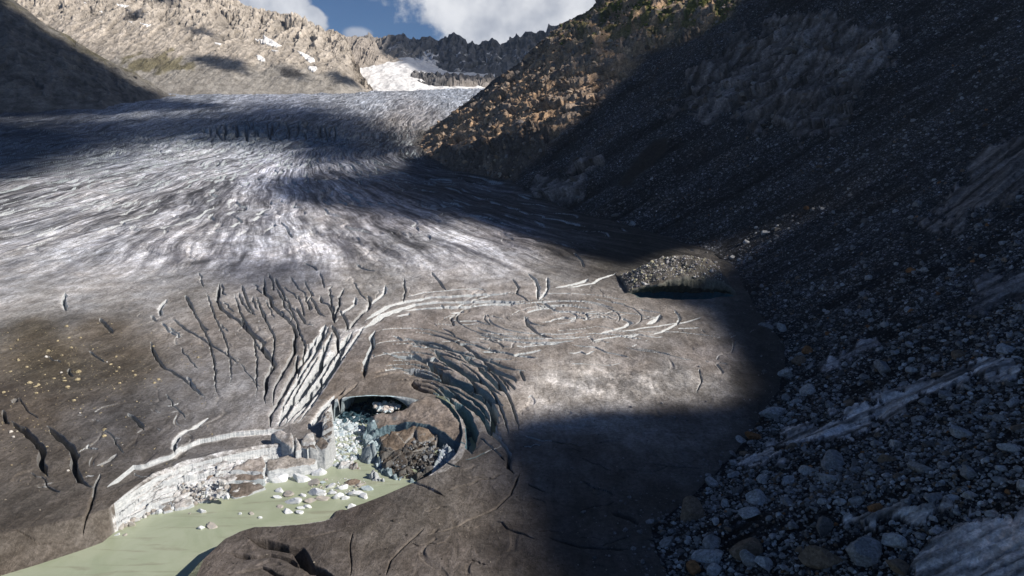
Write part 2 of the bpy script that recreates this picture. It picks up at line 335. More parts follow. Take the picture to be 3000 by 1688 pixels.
# (polyline in photo pixels, half width px, depth m, white lip)
CREV = [
 (z3([(190,300),(190,400),(235,430),(250,500),(330,580),(410,650),(430,700),(415,780),(420,830),(400,870),(350,960),(310,1050),(270,1130),(260,1200),(265,1270)]), 5, 4, 0),
 (z3([(10,600),(60,670),(130,730),(190,770),(170,800),(220,860),(270,930),(250,980),(210,1030),(205,1110),(190,1200),(200,1250)]), 5.5, 4, 0),
 (z3([(610,420),(620,470),(680,500),(710,560),(720,640)]), 4, 3, 0),
 (z3([(790,370),(755,440),(760,490),(730,560),(715,640)]), 3.5, 3, 0),
 (z3([(970,420),(990,460),(980,510),(920,570),(860,640),(820,700)]), 4.5, 4, 0),
 (z3([(760,540),(790,590),(820,650),(815,700)]), 3.5, 3, 0),
 (z3([(650,650),(630,720),(590,790),(585,850)]), 6, 4, 1),
 (z3([(700,650),(740,720),(745,780),(730,860)]), 5, 4, 0),
 (z3([(520,790),(540,850),(440,960),(410,1020),(370,1080),(330,1170),(280,1260),(235,1340),(240,1440)]), 5, 4, 0),
 (z3([(440,860),(430,950),(380,1060),(350,1130)]), 4, 3, 0),
 (z3([(830,720),(740,830),(670,890),(580,1010),(500,1110),(410,1200),(370,1300),(360,1400)]), 6, 5, 1),
 (z3([(860,700),(790,800),(720,950),(640,1060),(530,1180),(440,1290),(380,1390)]), 7, 5, 1),
 (z3([(640,800),(620,930),(560,1040),(480,1150),(400,1240),(330,1330),(300,1430)]), 6, 5, 1),
 (z3([(700,960),(610,1090),(520,1200),(450,1290)]), 5, 4, 1),
 (z3([(800,1130),(720,1190),(640,1270),(580,1370),(520,1440)]), 7, 5, 1),
 (z3([(900,1090),(800,1170),(700,1270),(640,1340)]), 4, 3, 1),
 (z3([(540,430),(570,480),(600,560),(650,600)]), 3, 3, 0),
 (z3([(430,510),(460,580),(500,640),(570,655)]), 3, 3, 0),
 (z3([(20,350),(60,470),(100,550),(40,580)]), 3, 3, 0),
 (z3([(1105,350),(1100,400),(1070,430),(980,500),(960,560)]), 3.5, 3, 1),
 (z3([(880,440),(880,490),(820,540),(750,590)]), 3.5, 3, 1),
 (z3([(1245,300),(1255,380),(1240,460)]), 2.2, 2.5, 0),
 (z3([(1450,250),(1500,310),(1540,370),(1560,390)]), 3, 3, 0),
 (z3([(1260,430),(1400,400),(1600,390),(1800,385),(1880,392)]), 2.5, 2, 1),
 (z3([(950,620),(1030,560),(1110,500),(1250,460),(1450,430),(1650,430),(1850,425),(2070,425)]), 4.5, 3.5, 2),
 (z3([(930,690),(980,650),(1060,580),(1180,530),(1330,480),(1500,470),(1700,470),(1900,470),(2180,485)]), 5.5, 4, 2),
 (z3([(1230,545),(1330,520),(1520,515),(1720,505),(1900,492),(2180,492)]), 4, 3, 2),
 (z3([(1190,580),(1290,555)]), 3, 2, 2), (z3([(1600,560),(1700,540)]), 3, 2.5, 2),
 (z3([(1620,660),(1600,590),(1640,560)]), 3, 2.5, 0),
 (z3([(1240,745),(1340,765),(1450,800),(1560,825),(1700,860),(1800,880),(1900,915),(2000,960),(2080,990),(2160,1000)]), 5, 4, 0),
 (z3([(1090,860),(1250,880),(1380,900),(1460,950),(1540,1010),(1620,1055),(1740,1090),(1850,1140),(1930,1210),(1990,1250)]), 7, 5, 0),
 (z3([(1150,965),(1270,980),(1400,1020),(1530,1055),(1680,1100),(1800,1160),(1900,1230),(1930,1300),(1920,1390),(1950,1440)]), 9, 5.5, 0),
 (z3([(1480,840),(1540,910),(1640,955),(1720,1020),(1800,1060),(1900,1110),(1980,1180)]), 5, 4, 0),
 (z3([(1670,870),(1760,920),(1880,960),(1990,1010),(2060,1040),(2090,1090)]), 5.5, 4, 0),
 (z3([(1800,960),(1850,1000),(1920,1070),(2020,1160)]), 6, 4.5, 0),
 (z3([(1300,1070),(1340,1120),(1420,1150),(1560,1170),(1650,1190)]), 5, 4.5, 0),
 (z3([(1480,1110),(1600,1160),(1700,1200),(1800,1270),(1860,1350),(1910,1440),(1980,1530)]), 7, 5, 0),
 (z2([(1440,200),(1540,230),(1600,330),(1630,430),(1615,530),(1625,590)]), 11, 5.5, 0),
 (z2([(1720,320),(1760,420),(1830,500),(1890,580),(1880,680),(1920,730)]), 3.5, 3, 0),
 (z3([(1640,790),(1780,800),(1850,825),(1960,845)]), 3.5, 3, 0),
 (z3([(2000,1060),(2060,1110),(2080,1140)]), 2, 2, 0), (z3([(2120,1000),(2160,1080)]), 2, 2, 0),
 (z3([(1030,690),(1000,740),(1010,800),(980,860),(950,960),(940,1060)]), 5, 1.2, 0),
 (z3([(880,180),(950,215),(1030,240)]), 3.5, 3, 0), (z3([(500,190),(560,215),(590,240)]), 3, 3, 0),
 (z3([(2160,580),(2180,640),(2240,700),(2320,740),(2400,755)]), 3, 3, 0),
 (z3([(1860,560),(1850,600),(1900,650)]), 1.5, 1.5, 0), (z3([(1530,670),(1590,700),(1630,740)]), 2, 2, 0),
 (zl([(60,620),(130,670),(190,730),(230,770),(220,830),(240,880),(260,915)]), 8, 3, 0),
 (zl([(255,650),(300,690),(370,740),(400,790),(400,860),(430,930),(500,970)]), 8, 3, 0),
 (zl([(540,890),(515,950),(500,1020),(480,1090),(430,1170)]), 3, 2.5, 0),
 (zl([(690,580),(715,595),(740,620),(775,660)]), 5, 3, 0),
 (zl([(810,180),(830,240),(870,310),(940,360),(990,390),(1040,440),(1100,490)]), 4, 3, 0),
 (zl([(940,780),(940,730),(960,700),(1000,670),(1070,640),(1130,600)]), 5, 3, 1),
 (zl([(0,1195),(80,1200),(200,1215),(330,1190),(430,1172)]), 1.2, .7, 0),
 (zl([(430,1172),(500,1190),(580,1240)]), 4, 1.4, 0),
 (zl([(920,60),(1000,120),(1080,160),(1160,210),(1240,260),(1287,300)]), 3, 2.5, 0),
 (zl([(15,560),(30,620),(50,640)]), 4, 2.5, 0), (zl([(60,510),(80,500),(85,520)]), 6, 2, 0),
 (zl([(630,790),(590,820),(520,850)]), 5, 2, 0), (zl([(370,320),(370,345),(392,372)]), 3, 2, 0),
 (zl([(480,225),(520,260),(560,290)]), 2.5, 2, 0), (zl([(190,960),(260,960),(320,990)]), 3, 1.5, 0),
 (zm([(1660,850),(1650,920),(1640,980),(1670,1040),(1740,1100),(1800,1130),(1850,1180),(1920,1250),(1980,1290)]), 5, 4, 0),
 (zm([(1930,1290),(1990,1350),(2040,1420)]), 5, 4, 0),
 (zm([(1400,940),(1430,1010),(1460,1060)]), 3, 2.5, 0), (zm([(1210,1100),(1205,1040),(1260,970)]), 3.5, 2.5, 1),
 (zm([(490,930),(480,990),(500,1060)]), 4, 3, 1), (zm([(750,1110),(800,1160),(850,1220)]), 4, 3, 0),
 (zm([(2110,380),(2160,430),(2200,520)]), 3, 3, 0), (zm([(1800,920),(1830,1000),(1880,1060),(1940,1090)]), 3, 3, 0),
 (zm([(1510,1160),(1570,1210)]), 4, 2, 0), (zm([(1140,1090),(1180,1140)]), 3, 2, 0),
 (zq([(150,650),(220,720),(250,790),(240,880),(250,910)]), 3.5, 4, 1), (zq([(330,690),(340,800),(290,870),(250,910)]), 3, 4, 1),
 (zq([(0,700),(60,790),(40,850),(120,890),(160,930)]), 2.5, 3, 0), (zq([(270,910),(330,950),(400,1000),(500,1010),(680,1025)]), 3.5, 3.5, 1),
 (zq([(780,900),(900,920),(1080,940)]), 2, 2.5, 0), (zq([(1190,985),(1300,1000),(1400,1010)]), 2.5, 3, 0), (zq([(1040,1065),(1120,1110),(1060,1160)]), 4, 4, 1),
 (zq([(120,1050),(150,1120),(220,1190),(300,1240),(420,1265)]), 3, 3, 0),
 (zq([(820,1230),(960,1190),(1100,1140)]), 2.5, 2, 2), (zq([(1270,1130),(1330,1085),(1400,1025)]), 4, 2.5, 2),
 (zq([(950,1220),(1100,1190),(1250,1160),(1450,1130),(1600,1110),(1800,1050)]), 1.8, 1.6, 2), (zq([(730,1310),(900,1270),(1180,1235)]), 1.6, 1.5, 2),
 (zq([(0,1330),(200,1325),(520,1295)]), 2, 1.6, 2), (zq([(0,1415),(60,1400),(280,1375)]), 2, 1.8, 2), (zq([(1540,1170),(1780,1160)]), 1.4, 1.2, 2),
 (zq([(400,800),(520,770),(640,740),(720,700)]), 3, 2.5, 2), (zq([(510,800),(650,765),(760,740),(830,690),(1000,635)]), 2.2, 2.5, 2),
 (zq([(590,430),(620,490),(660,530),(680,590)]), 2.5, 3, 0), (zq([(1060,1350),(1150,1370),(1500,1425)]), 1.8, 2, 0),
 (z1([(1290,1170),(1450,1210),(1570,1240),(1660,1250),(1700,1310),(1740,1370),(1820,1400),(1900,1470),(1980,1540)]), 19, 4.5, 0),
 (z1([(1150,1270),(1300,1300),(1450,1290),(1600,1320),(1720,1380)]), 9, 3, 0), (z1([(1200,1415),(1400,1375),(1540,1440),(1600,1500)]), 6, 2, 0),
 (z2([(360,1185),(520,1165),(680,1135),(800,1130)]), 2.6, 1.5, 0), (z2([(800,1130),(775,1220),(785,1350),(770,1449)]), 1.8, .8, 0),
 (z2([(1300,1100),(1150,1240),(1060,1330),(1020,1449)]), 3, .8, 0),
 (z2([(1960,720),(1930,800),(1900,870),(1800,970),(1700,1020),(1600,1060),(1480,1130)]), 3, 1.2, 0),
 (z2([(1680,470),(1780,560),(1860,640)]), 1.5, 1, 0), (z2([(2000,450),(2145,500)]), 3, 1.5, 0), (z2([(2010,800),(2145,860)]), 3, 1.5, 0),
 ([(1600,1575),(1700,1600),(1850,1610)], 5, 2, 0), ([(1790,1500),(1850,1520),(1870,1540)], 10, 2, 0), ([(1900,1360),(1990,1370),(2060,1375)], 4, 1.2, 0),
 ([(1880,1265),(2000,1268),(2060,1280)], 2, 1, 0), ([(2040,1150),(2055,1120),(2048,1080)], 2, 1, 0), ([(1800,970),(2000,975),(2110,990)], 2, 1, 0),
]
def lerp_lines(a, b, t, n=9):
    def rsm(l):
        l = np.array(l, float); L = np.r_[0, np.cumsum(np.hypot(*np.diff(l, axis=0).T))]; q = np.linspace(0, L[-1], n); return np.stack([np.interp(q, L, l[:, 0]), np.interp(q, L, l[:, 1])], -1)
    p = rsm(a)*(1-t)+rsm(b)*t; return [tuple(v) for v in p]
FAN = [z3([(660,640),(560,780),(430,1000),(330,1200),(262,1400)]), z3([(700,700),(620,880),(500,1080),(390,1250),(300,1430)]), z3([(860,700),(770,830),(650,1040),(520,1190),(370,1400)]), z3([(980,640),(860,800),(740,960),(620,1180),(470,1400)])]
for a_, b_ in zip(FAN[:-1], FAN[1:]):
    for t_ in (.0, .36, .70):
        l_ = lerp_lines(a_, b_, t_+.1*rs.rand()); k0 = rs.randint(0, 3); k1 = 9-rs.randint(0, 3)
        CREV.append((l_[k0:k1], 3.2+2.2*rs.rand(), 3.5, 1))
ARCS = [z3([(1240,745),(1560,825),(1900,915),(2160,1000)]), z3([(1090,860),(1460,950),(1740,1090),(1990,1250)]), z3([(1150,965),(1530,1055),(1800,1160),(1930,1300),(1950,1440)]), z3([(1300,1070),(1560,1160),(1760,1260),(1860,1400),(1930,1530)])]
for a_, b_ in zip(ARCS[:-1], ARCS[1:]):
    for t_ in (.3, .65):
        l_ = lerp_lines(a_, b_, t_+.1*rs.rand()); k0 = rs.randint(1, 4); k1 = 9-rs.randint(0, 3)
        CREV.append((l_[k0:k1], 2.0+2.0*rs.rand(), 3, 0))
# radiating thin cracks of the fold field left of the fan and above the white bands
for (x_, y_, a_, l_) in [(rs.uniform(560, 1060), rs.uniform(790, 900), rs.uniform(.7, 1.35), rs.uniform(25, 80)) for _ in range(24)]:
    n_ = 5; tt__ = np.linspace(0, 1, n_); a2 = a_+(.5 if x_ > 900 else 0)*rs.rand(); 
    CREV.append(([(x_+np.cos(a2)*l_*t+4*rs.randn(), y_+np.sin(a2)*l_*t) for t in tt__], 1.4+1.4*rs.rand(), 2.2, 0))
for q_ in range(26):
    x_ = 610+q_*15+rs.uniform(-9, 9); y_ = 352+14*rs.rand()+abs(q_-13)*.9
    CREV.append(([(x_, y_), (x_+7*rs.randn(), y_+11), (x_+8*rs.randn(), y_+22+14*rs.rand()), (x_+10*rs.randn(), y_+38+14*rs.rand())], 1.6+2.0*rs.rand(), 9, 0))
for (x_, y_, a_, l_) in [(rs.uniform(40, 800), rs.uniform(900, 1400), rs.uniform(.5, 1.1), rs.uniform(30, 120)) for _ in range(14)]+[(rs.uniform(1150, 1900), rs.uniform(1250, 1650), rs.uniform(-.5, .6), rs.uniform(50, 170)) for _ in range(26)]+[(rs.uniform(1050, 1900), rs.uniform(870, 1080), rs.uniform(-.15, .35), rs.uniform(50, 200)) for _ in range(34)]:
    CREV.append(([(x_+np.cos(a_)*l_*t+3*rs.randn(), y_+np.sin(a_)*l_*t*.8+3*rs.randn()) for t in np.linspace(0, 1, 6)], 1.1+.9*rs.rand(), 1.3, 0 if rs.rand() < .7 else 2))
def oval(cx, cy, a, b, t0, t1, n=12): return [(cx+a*cos(radians(t0+(t1-t0)*k/(n-1))), cy+b*sin(radians(t0+(t1-t0)*k/(n-1)))) for k in range(n)]
for k_ in range(20):
    q_ = k_/19; t_ = rs.uniform(0, 360); CREV.append((oval(1640, 930, 50+300*q_, 14+66*q_, t_, t_+rs.uniform(50, 130)), 1.1+.9*rs.rand(), 1.5, 0 if rs.rand() < .6 else 2))
for k_ in range(15):
    q_ = k_/14; t_ = rs.uniform(-125, -50); CREV.append((oval(1190, 1300, 205+150*q_, 175+165*q_, t_, t_+rs.uniform(30, 60)), 1.3+1.4*rs.rand(), 2.2, 0))
for k_ in range(5):
    q_ = k_/4+.1*rs.randn(); x_ = 560+68*k_+22*rs.randn(); CREV.append(([(x_, 860+8*rs.randn()), (x_+22, 925), (x_+60-5*q_, 1000+10*rs.randn()), (x_+75-30*q_, 1060), (x_+80-55*q_, 1130+20*rs.randn())], 1.6+1.4*rs.rand(), 2.4, 0))
T_PX = [(-150,1590),(60,1550),(190,1525),(280,1500),(316,1490),(383,1437),(444,1390),(545,1346),(647,1325),(768,1302),(850,1297),(900,1318),(945,1275)]
T_W = [(-52.5,187.5),(-54,213),(-26,214)]
T_PX2 = [(1268,1158),(1315,1180),(1348,1215),(1365,1255),(1368,1300),(1352,1345),(1325,1368),(1290,1389),(1245,1411),(1182,1438),(1078,1484),(952,1526),(876,1540),(745,1546),(700,1560),(660,1578),(635,1600),(590,1640),(548,1688),(525,1740),(480,1950),(-300,1950)]
def cg(l): 
    a, b = cast([p[0] for p in l], [p[1] for p in l], G0, 40, 6000); return list(zip(a, b))
TP = cg(T_PX)+T_W+cg(T_PX2)
W_PX = [(-200,1745),(0,1688),(110,1655),(240,1612),(300,1590),(330,1565),(375,1538),(444,1506),(509,1496),(565,1478),(618,1465),(667,1457),(695,1457),(781,1417),(833,1392),(927,1368),(965,1345),(974,1290),(976,1242),(1000,1160),(1100,1150),(1215,1168),(1265,1195),(1318,1232),(1343,1270),(1347,1320),(1322,1385),(1240,1455),(1182,1480),(1060,1528),(850,1582),(700,1605),(655,1640),(612,1688),(570,1790),(520,1950),(-300,1950)]
_a, _b = onz([p[0] for p in W_PX], [p[1] for p in W_PX], 0.0); WP = list(zip(_a, _b))

def glacier_grid():
    rows = np.concatenate([np.arange(1850, 1130, -1.05/Q), np.arange(1130, 640, -.95/Q), np.arange(640, 345, -.85/Q)])
    _, ys = cast(np.full(len(rows), 1500.), rows, G0, 30, 4000, 1500)
    ys = np.concatenate([ys, np.arange(ys[-1]+6, 2350, 9/Q), np.arange(2350, 3100, 25)])
    us = np.linspace(-.86, .52, int(1550*Q))
    U, Yg = np.meshgrid(us, ys); Xg = U*(Yg+15); return Xg, Yg
def carve(X, Y, H, PX, PY, extra):
    ice = np.zeros(X.shape); dark = np.zeros(X.shape)
    for li, (pl, wpx, dep, kind) in enumerate(CREV):
        cx_ = sum(p[0] for p in pl)/len(pl); cy_ = sum(p[1] for p in pl)/len(pl)
        if 1080 < cx_ < 1560 and 985 < cy_ < 1420: wpx *= 1.45; dep *= 2.3; kind = 3 if wpx > 5 else kind
        if 760 < cx_ < 1080 and 900 < cy_ < 1290: dep *= 1.3; wpx *= .95
        xs, ys = cast([p[0] for p in pl], [p[1] for p in pl], G0, 40, 6000)
        # subdivide with jitter
        P = [(xs[0], ys[0])]
        sc = float(np.hypot(xs[0], ys[0]))/FPX
        for i in range(len(xs)-1):
            n = max(2, int(np.hypot(xs[i+1]-xs[i], ys[i+1]-ys[i])/(6*sc+1.2)))
            for k in range(1, n+1):
                t = k/n; j = (.0 if k == n else 1.0)*sc
                P.append((xs[i]+(xs[i+1]-xs[i])*t+rs.randn()*j, ys[i]+(ys[i+1]-ys[i])*t+rs.randn()*j))
        P = np.array(P); n = len(P)
        wd = np.array([np.hypot(*p)/FPX*wpx for p in P]); pad = wd.max()*4+2
        m = (X > P[:, 0].min()-pad) & (X < P[:, 0].max()+pad) & (Y > P[:, 1].min()-pad) & (Y < P[:, 1].max()+pad)
        if not m.any(): continue
        x = X[m]; y = Y[m]; best = np.full(x.shape, 1e9); W = np.zeros(x.shape); side = np.zeros(x.shape); S = np.zeros(x.shape)
        L = np.r_[0, np.cumsum(np.hypot(*np.diff(P, axis=0).T))]
        for i in range(n-1):
            vx, vy = P[i+1]-P[i]; l = vx*vx+vy*vy+1e-9; t = np.clip(((x-P[i,0])*vx+(y-P[i,1])*vy)/l, 0, 1)
            ex = x-P[i,0]-t*vx; ey = y-P[i,1]-t*vy; d = np.hypot(ex, ey); b = d < best
            s = L[i]+t*(L[i+1]-L[i]); e = np.minimum(s, L[-1]-s)/(L[-1]*.5)
            ww = wd[i]*np.clip(e*3.6, .12, 1)
            best = np.where(b, d, best); W = np.where(b, ww, W); S = np.where(b, s, S); side = np.where(b, ey, side)
        W = W*(.8+.55*np.abs(perlin(S/(wd.mean()*9)+li*7.7, S*0+li, 31)))
        q = best/np.maximum(W, 1e-3)
        core = 1-sst(q, .45, 1.2) if kind != 3 else (1-sst(q, .05, 1.15))**.8
        fade = np.clip(W/np.maximum(wd.mean(), 1e-3)*1.3, .15, 1)
        dh = -dep*1.25*core*fade
        dh += -.25*dep*.25*(1-sst(q, 1, 3.2))*fade          # softened shoulder
        if kind == 2: dh += -.35*dep*np.where(side < 0, 1-sst(q, .8, 5), 0)*fade    # near side slumps
        if kind in (1, 2): ice[m] = np.maximum(ice[m], (1-sst(q, 1.1, 2.6 if kind == 1 else 1.5))*fade)
        if kind == 3: ice[m] = np.maximum(ice[m], .0)
        if kind == 0: dark[m] = np.maximum(dark[m], 1-sst(q, .9, 2.2))
        H[m] += dh
    global DARK; DARK = dark
    return ice

def glacier_height(X, Y):
    d = sdist(X, Y, footpoly)
    H = G0(X, Y).copy()
    H += np.where(d > 0, -np.minimum(d, 20)*.7, 0)
    PX, PY = proj(X, Y, H)
    near = 1-sst(Y, 250, 600)
    # broad swells, flow furrows and icefall
    H += fbm(X/55, Y/70, 3, 1)*(1.6+5*sst(Y, 400, 1200))*sst(-sdist(X, Y, TP), -1, 18)
    H += fbm(X/9, Y/12, 3, 2)*(.35+.15*sst(Y, 300, 900))
    den = np.where(X > -290, np.sqrt(np.maximum(840-Y, 0)**2+95**2), 95+.12*np.maximum(840-Y, 0))
    th = (X+290+14*fbm(X/120, Y/120, 3, 7))/den; rr = Y
    wx = X+10*fbm(X/60, Y/60, 2, 3)
    fur = ridged(th*9+.8*fbm(X/90, Y/90, 2, 8), rr/130, 4, 9)
    A = sst(Y, 300, 520)
    H += A*fur*(1.0+1.4*sst(Y, 480, 700))*1.0
    tr = ridged(th*3+1.2*fbm(X/50, Y/50, 2, 6), rr/34+1.6*fbm(X/70, Y/70, 2, 4), 3, 12)      # transverse crevasses
    icefall = np.exp(-((PY-410)/45)**2)*sst(PX, 100, 500)*(1-sst(PX, 1050, 1300))
    teeth = np.exp(-((PX-760)/170.)**2)*np.exp(-((PY-385)/26.)**2)
    H -= sst(tr, .5, .85)*(.35*A+3.2*icefall+9*teeth)*sst(Y, 330, 500)
    H -= sst(ridged(th*13+.5*fbm(X/25, Y/25, 2, 43), rr/110, 2, 41), .68, .9)*(1.8*A)*sst(PY, 300, 430)
    # small drainage cracks near
    cr = ridged(X/16+.8*fbm(X/20, Y/20, 2, 21), Y/26+.8*fbm(X/20, Y/20, 2, 22), 2, 23)
    H -= sst(cr, .80, .93)*.35*near*(fbm(X/60, Y/60, 2, 30) > 0)
    ice = carve(X, Y, H, PX, PY, None)
    # lake basin and collapsed crater
    sT = sdist(X, Y, TP); inT = sT > 0; sW = sdist(X, Y, WP)
    dT = np.abs(sT); dW = np.abs(sW); t = dW/(dW+dT+1e-6)       # 1 at the rim, 0 at the waterline
    PX0, PY0 = proj(X, Y, H*0+2)
    global HPRE; HPRE = H.copy()
    cliff = sst(PX0, 320, 350)*(1-sst(PX0, 935, 990))*sst(-Y, -176, -168)
    tw = t+.10*fbm(X/5, Y/5, 3, 52)
    f1, ed, bl, _, _ = (lambda r: (r[0], r[1]-r[0], r[2], r[3], r[4]))(worley(X/7.5+1.2*tw, tw*5.5+.8*fbm(X/6, Y/6, 2, 53), 51))
    f4, e4, b4, _, _ = (lambda r: (r[0], r[1]-r[0], r[2], r[3], r[4]))(worley(X/2.4, tw*9+.8*fbm(X/3, Y/3, 2, 54), 55))
    mid_ = sst(t, 0, .15)*(1-sst(t, .80, 1))
    tt = np.clip(tw*.9+((bl-.5)*.40+(b4-.5)*.16)*mid_, 0, 1)
    stp = (np.floor(tt*5)+sst(tt*5-np.floor(tt*5), .55, 1.0))/5
    terr = (.45*tt+.55*stp)-(1-sst(ed, 0, .10))*.10*mid_-(1-sst(e4, 0, .12))*.05*mid_
    terr = np.where(t > .86, 1.0-.10*sst(t, 1.0, .86), terr*.92)
    gentle = np.clip(.5*t+.5*t*t*(3-2*t), 0, 1)
    prof = cliff*terr+(1-cliff)*np.where(PX0 < 340, gentle, sst(t, 0, .5))
    inside = np.where(sW > 0, -np.minimum(sW*1.2, 3)-.15, (H+.0)*prof+.05)
    Hn = np.where(inT, inside, H)
    ice = np.maximum(ice, np.where(inT & (sW < 0), cliff*.9, 0))
    # outer clean step above the cliff
    st = z1([(530,640),(650,602),(740,575),(760,560),(800,520),(950,460),(1200,420),(1470,400)])
    sx, sy = cast([p[0] for p in st], [p[1] for p in st], G0); dd = dline(X, Y, list(zip(sx, sy)))
    yl = np.interp(X, sx, sy)
    m = (~inT) & (X > sx.min()-2) & (X < sx.max()+3)
    low = m & (Y < yl) & (Y > yl-14)
    Hn = np.where(low, Hn-1.1*(1-sst(yl-Y, 6, 12)), Hn)
    ice = np.maximum(ice, np.where(m, (1-sst(dd+.9*np.abs(fbm(X/2.5, Y/2.5, 3, 56)), .35, 1.2))*np.clip(.75+1.2*fbm(X/5, Y/5, 3, 57), 0, 1), 0))
    # cave under the moraine on the right
    return Hn, d, ice, tr, fur, th, rr, sT, sW, PX, PY

CAVE_Y = 0
def moraine_cave(X, Y, H, ice, blue):
    """ice cave: pit in front, built up again by roof object"""
    cx, cy = cast([2005], [872], G0); cx, cy = float(cx[0]), float(cy[0])
    a = (X-cx)/22.0; b = (Y-(cy+6))/9.5; r = np.sqrt(a*a+b*b)*(1+.16*fbm(X/6, Y/4, 3, 18))
    H = np.where(r < 1, np.minimum(H, H-9.0*(1-sst(r, .82, 1.0))), H)
    blue[r < 1.05] = 1; ice[r < 1.02] = .22; global PIT; PIT = (r < 1.03)
    return H, (cx, cy)

def build_glacier():
    X, Y = glacier_grid()
    H, d, ice, tr, fur, th, rr, sT, sW, PX, PY = glacier_height(X, Y)
    blue = np.full(X.shape, .12)
    H, cc = moraine_cave(X, Y, H, ice, blue)
    # albedo control: own tones, with shaded zones darkened and lit zones lightened
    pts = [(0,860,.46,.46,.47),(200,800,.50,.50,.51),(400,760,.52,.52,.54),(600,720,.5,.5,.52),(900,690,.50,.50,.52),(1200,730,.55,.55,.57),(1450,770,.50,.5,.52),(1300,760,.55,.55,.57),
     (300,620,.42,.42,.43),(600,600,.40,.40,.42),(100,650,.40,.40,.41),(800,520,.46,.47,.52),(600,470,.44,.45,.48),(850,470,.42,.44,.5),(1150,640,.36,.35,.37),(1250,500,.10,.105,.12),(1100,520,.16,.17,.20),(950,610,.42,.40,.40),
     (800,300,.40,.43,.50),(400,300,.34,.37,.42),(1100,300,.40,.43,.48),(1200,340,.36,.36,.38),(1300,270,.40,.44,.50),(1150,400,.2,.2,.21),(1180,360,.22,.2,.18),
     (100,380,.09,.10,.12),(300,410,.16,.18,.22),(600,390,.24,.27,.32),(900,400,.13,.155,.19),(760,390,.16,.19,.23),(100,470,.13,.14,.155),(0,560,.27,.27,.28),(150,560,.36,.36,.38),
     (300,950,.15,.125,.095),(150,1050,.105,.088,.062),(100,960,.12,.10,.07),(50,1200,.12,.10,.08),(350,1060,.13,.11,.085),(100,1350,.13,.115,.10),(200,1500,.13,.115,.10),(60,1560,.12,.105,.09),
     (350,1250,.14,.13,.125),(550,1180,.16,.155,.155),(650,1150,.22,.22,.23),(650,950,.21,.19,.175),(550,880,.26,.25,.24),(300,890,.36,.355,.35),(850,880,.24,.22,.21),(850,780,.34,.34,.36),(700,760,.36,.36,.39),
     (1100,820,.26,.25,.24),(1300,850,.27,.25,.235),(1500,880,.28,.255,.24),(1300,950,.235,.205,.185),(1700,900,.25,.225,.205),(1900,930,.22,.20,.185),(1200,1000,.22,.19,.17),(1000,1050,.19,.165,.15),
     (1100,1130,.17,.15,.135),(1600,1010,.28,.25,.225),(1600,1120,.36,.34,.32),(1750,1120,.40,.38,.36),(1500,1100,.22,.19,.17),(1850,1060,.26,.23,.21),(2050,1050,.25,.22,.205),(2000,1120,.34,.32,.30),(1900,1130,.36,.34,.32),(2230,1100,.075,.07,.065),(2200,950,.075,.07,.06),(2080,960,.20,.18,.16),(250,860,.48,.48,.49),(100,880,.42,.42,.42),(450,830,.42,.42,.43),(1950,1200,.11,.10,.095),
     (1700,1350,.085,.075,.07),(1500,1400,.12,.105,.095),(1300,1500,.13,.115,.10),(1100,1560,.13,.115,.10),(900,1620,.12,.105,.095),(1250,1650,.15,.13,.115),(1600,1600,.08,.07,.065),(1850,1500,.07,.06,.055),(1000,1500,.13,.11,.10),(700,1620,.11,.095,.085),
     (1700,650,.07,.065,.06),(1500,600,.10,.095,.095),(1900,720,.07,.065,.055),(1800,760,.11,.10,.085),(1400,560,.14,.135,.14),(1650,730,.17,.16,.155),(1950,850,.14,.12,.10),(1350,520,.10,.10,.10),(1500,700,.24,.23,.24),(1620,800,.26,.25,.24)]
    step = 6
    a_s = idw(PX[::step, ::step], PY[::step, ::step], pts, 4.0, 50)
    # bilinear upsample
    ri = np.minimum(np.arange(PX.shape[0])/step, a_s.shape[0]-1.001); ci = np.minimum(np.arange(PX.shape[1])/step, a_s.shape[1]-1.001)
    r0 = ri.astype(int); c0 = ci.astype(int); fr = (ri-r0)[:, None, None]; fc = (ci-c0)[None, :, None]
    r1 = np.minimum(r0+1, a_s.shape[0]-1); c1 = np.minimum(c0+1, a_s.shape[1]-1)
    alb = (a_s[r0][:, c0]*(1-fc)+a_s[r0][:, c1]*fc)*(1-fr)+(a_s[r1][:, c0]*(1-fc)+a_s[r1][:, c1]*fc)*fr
    # streaky dirt bands following the flow
    stv = fbm(th*7+.5*fbm(X/60, Y/60, 3, 61), rr/230, 5, 62, .62)
    st2 = fbm(th*26+.6*fbm(X/30, Y/30, 2, 64), rr/110, 4, 63, .65)
    mid = sst(-PY, -880, -720)
    patch = fbm(X/14, Y/20, 5, 65, .62); big = fbm(X/45, Y/60, 4, 66, .6)
    m1 = 1+mid*(1.3*stv+1.2*st2+.35*patch)+(1-mid)*(.55*patch+.45*big)
    m1 = np.clip(m1, .28, 1.75)
    rimw = np.exp(-((PY-1120)/62.)**2)*np.exp(-((PX-1840)/250.)**2)
    m1 *= 1+rimw*1.2*np.clip(fbm(X/5, Y/9, 4, 67, .7)*2, -.35, .8)
    # whorled dirt bands round the fold centre
    fx_, fy_ = cast([1480], [905], G0); qr = np.hypot((X-fx_[0])*1.0, (Y-fy_[0])*1.25)
    wh = np.sin(qr/2.6+5*fbm(X/30, Y/30, 3, 68))*np.exp(-(qr/75)**2)
    m1 *= 1+.16*wh*(1+fbm(X/10, Y/10, 3, 69))
    m1 *= 1-.45*sst(fur, .2, .75)*0*mid
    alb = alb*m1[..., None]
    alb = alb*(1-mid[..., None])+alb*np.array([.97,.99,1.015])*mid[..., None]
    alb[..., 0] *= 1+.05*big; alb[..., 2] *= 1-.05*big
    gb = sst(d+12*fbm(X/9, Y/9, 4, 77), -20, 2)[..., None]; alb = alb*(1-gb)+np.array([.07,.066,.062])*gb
    white = np.array([.62,.625,.63])*(1+.18*patch)[..., None]
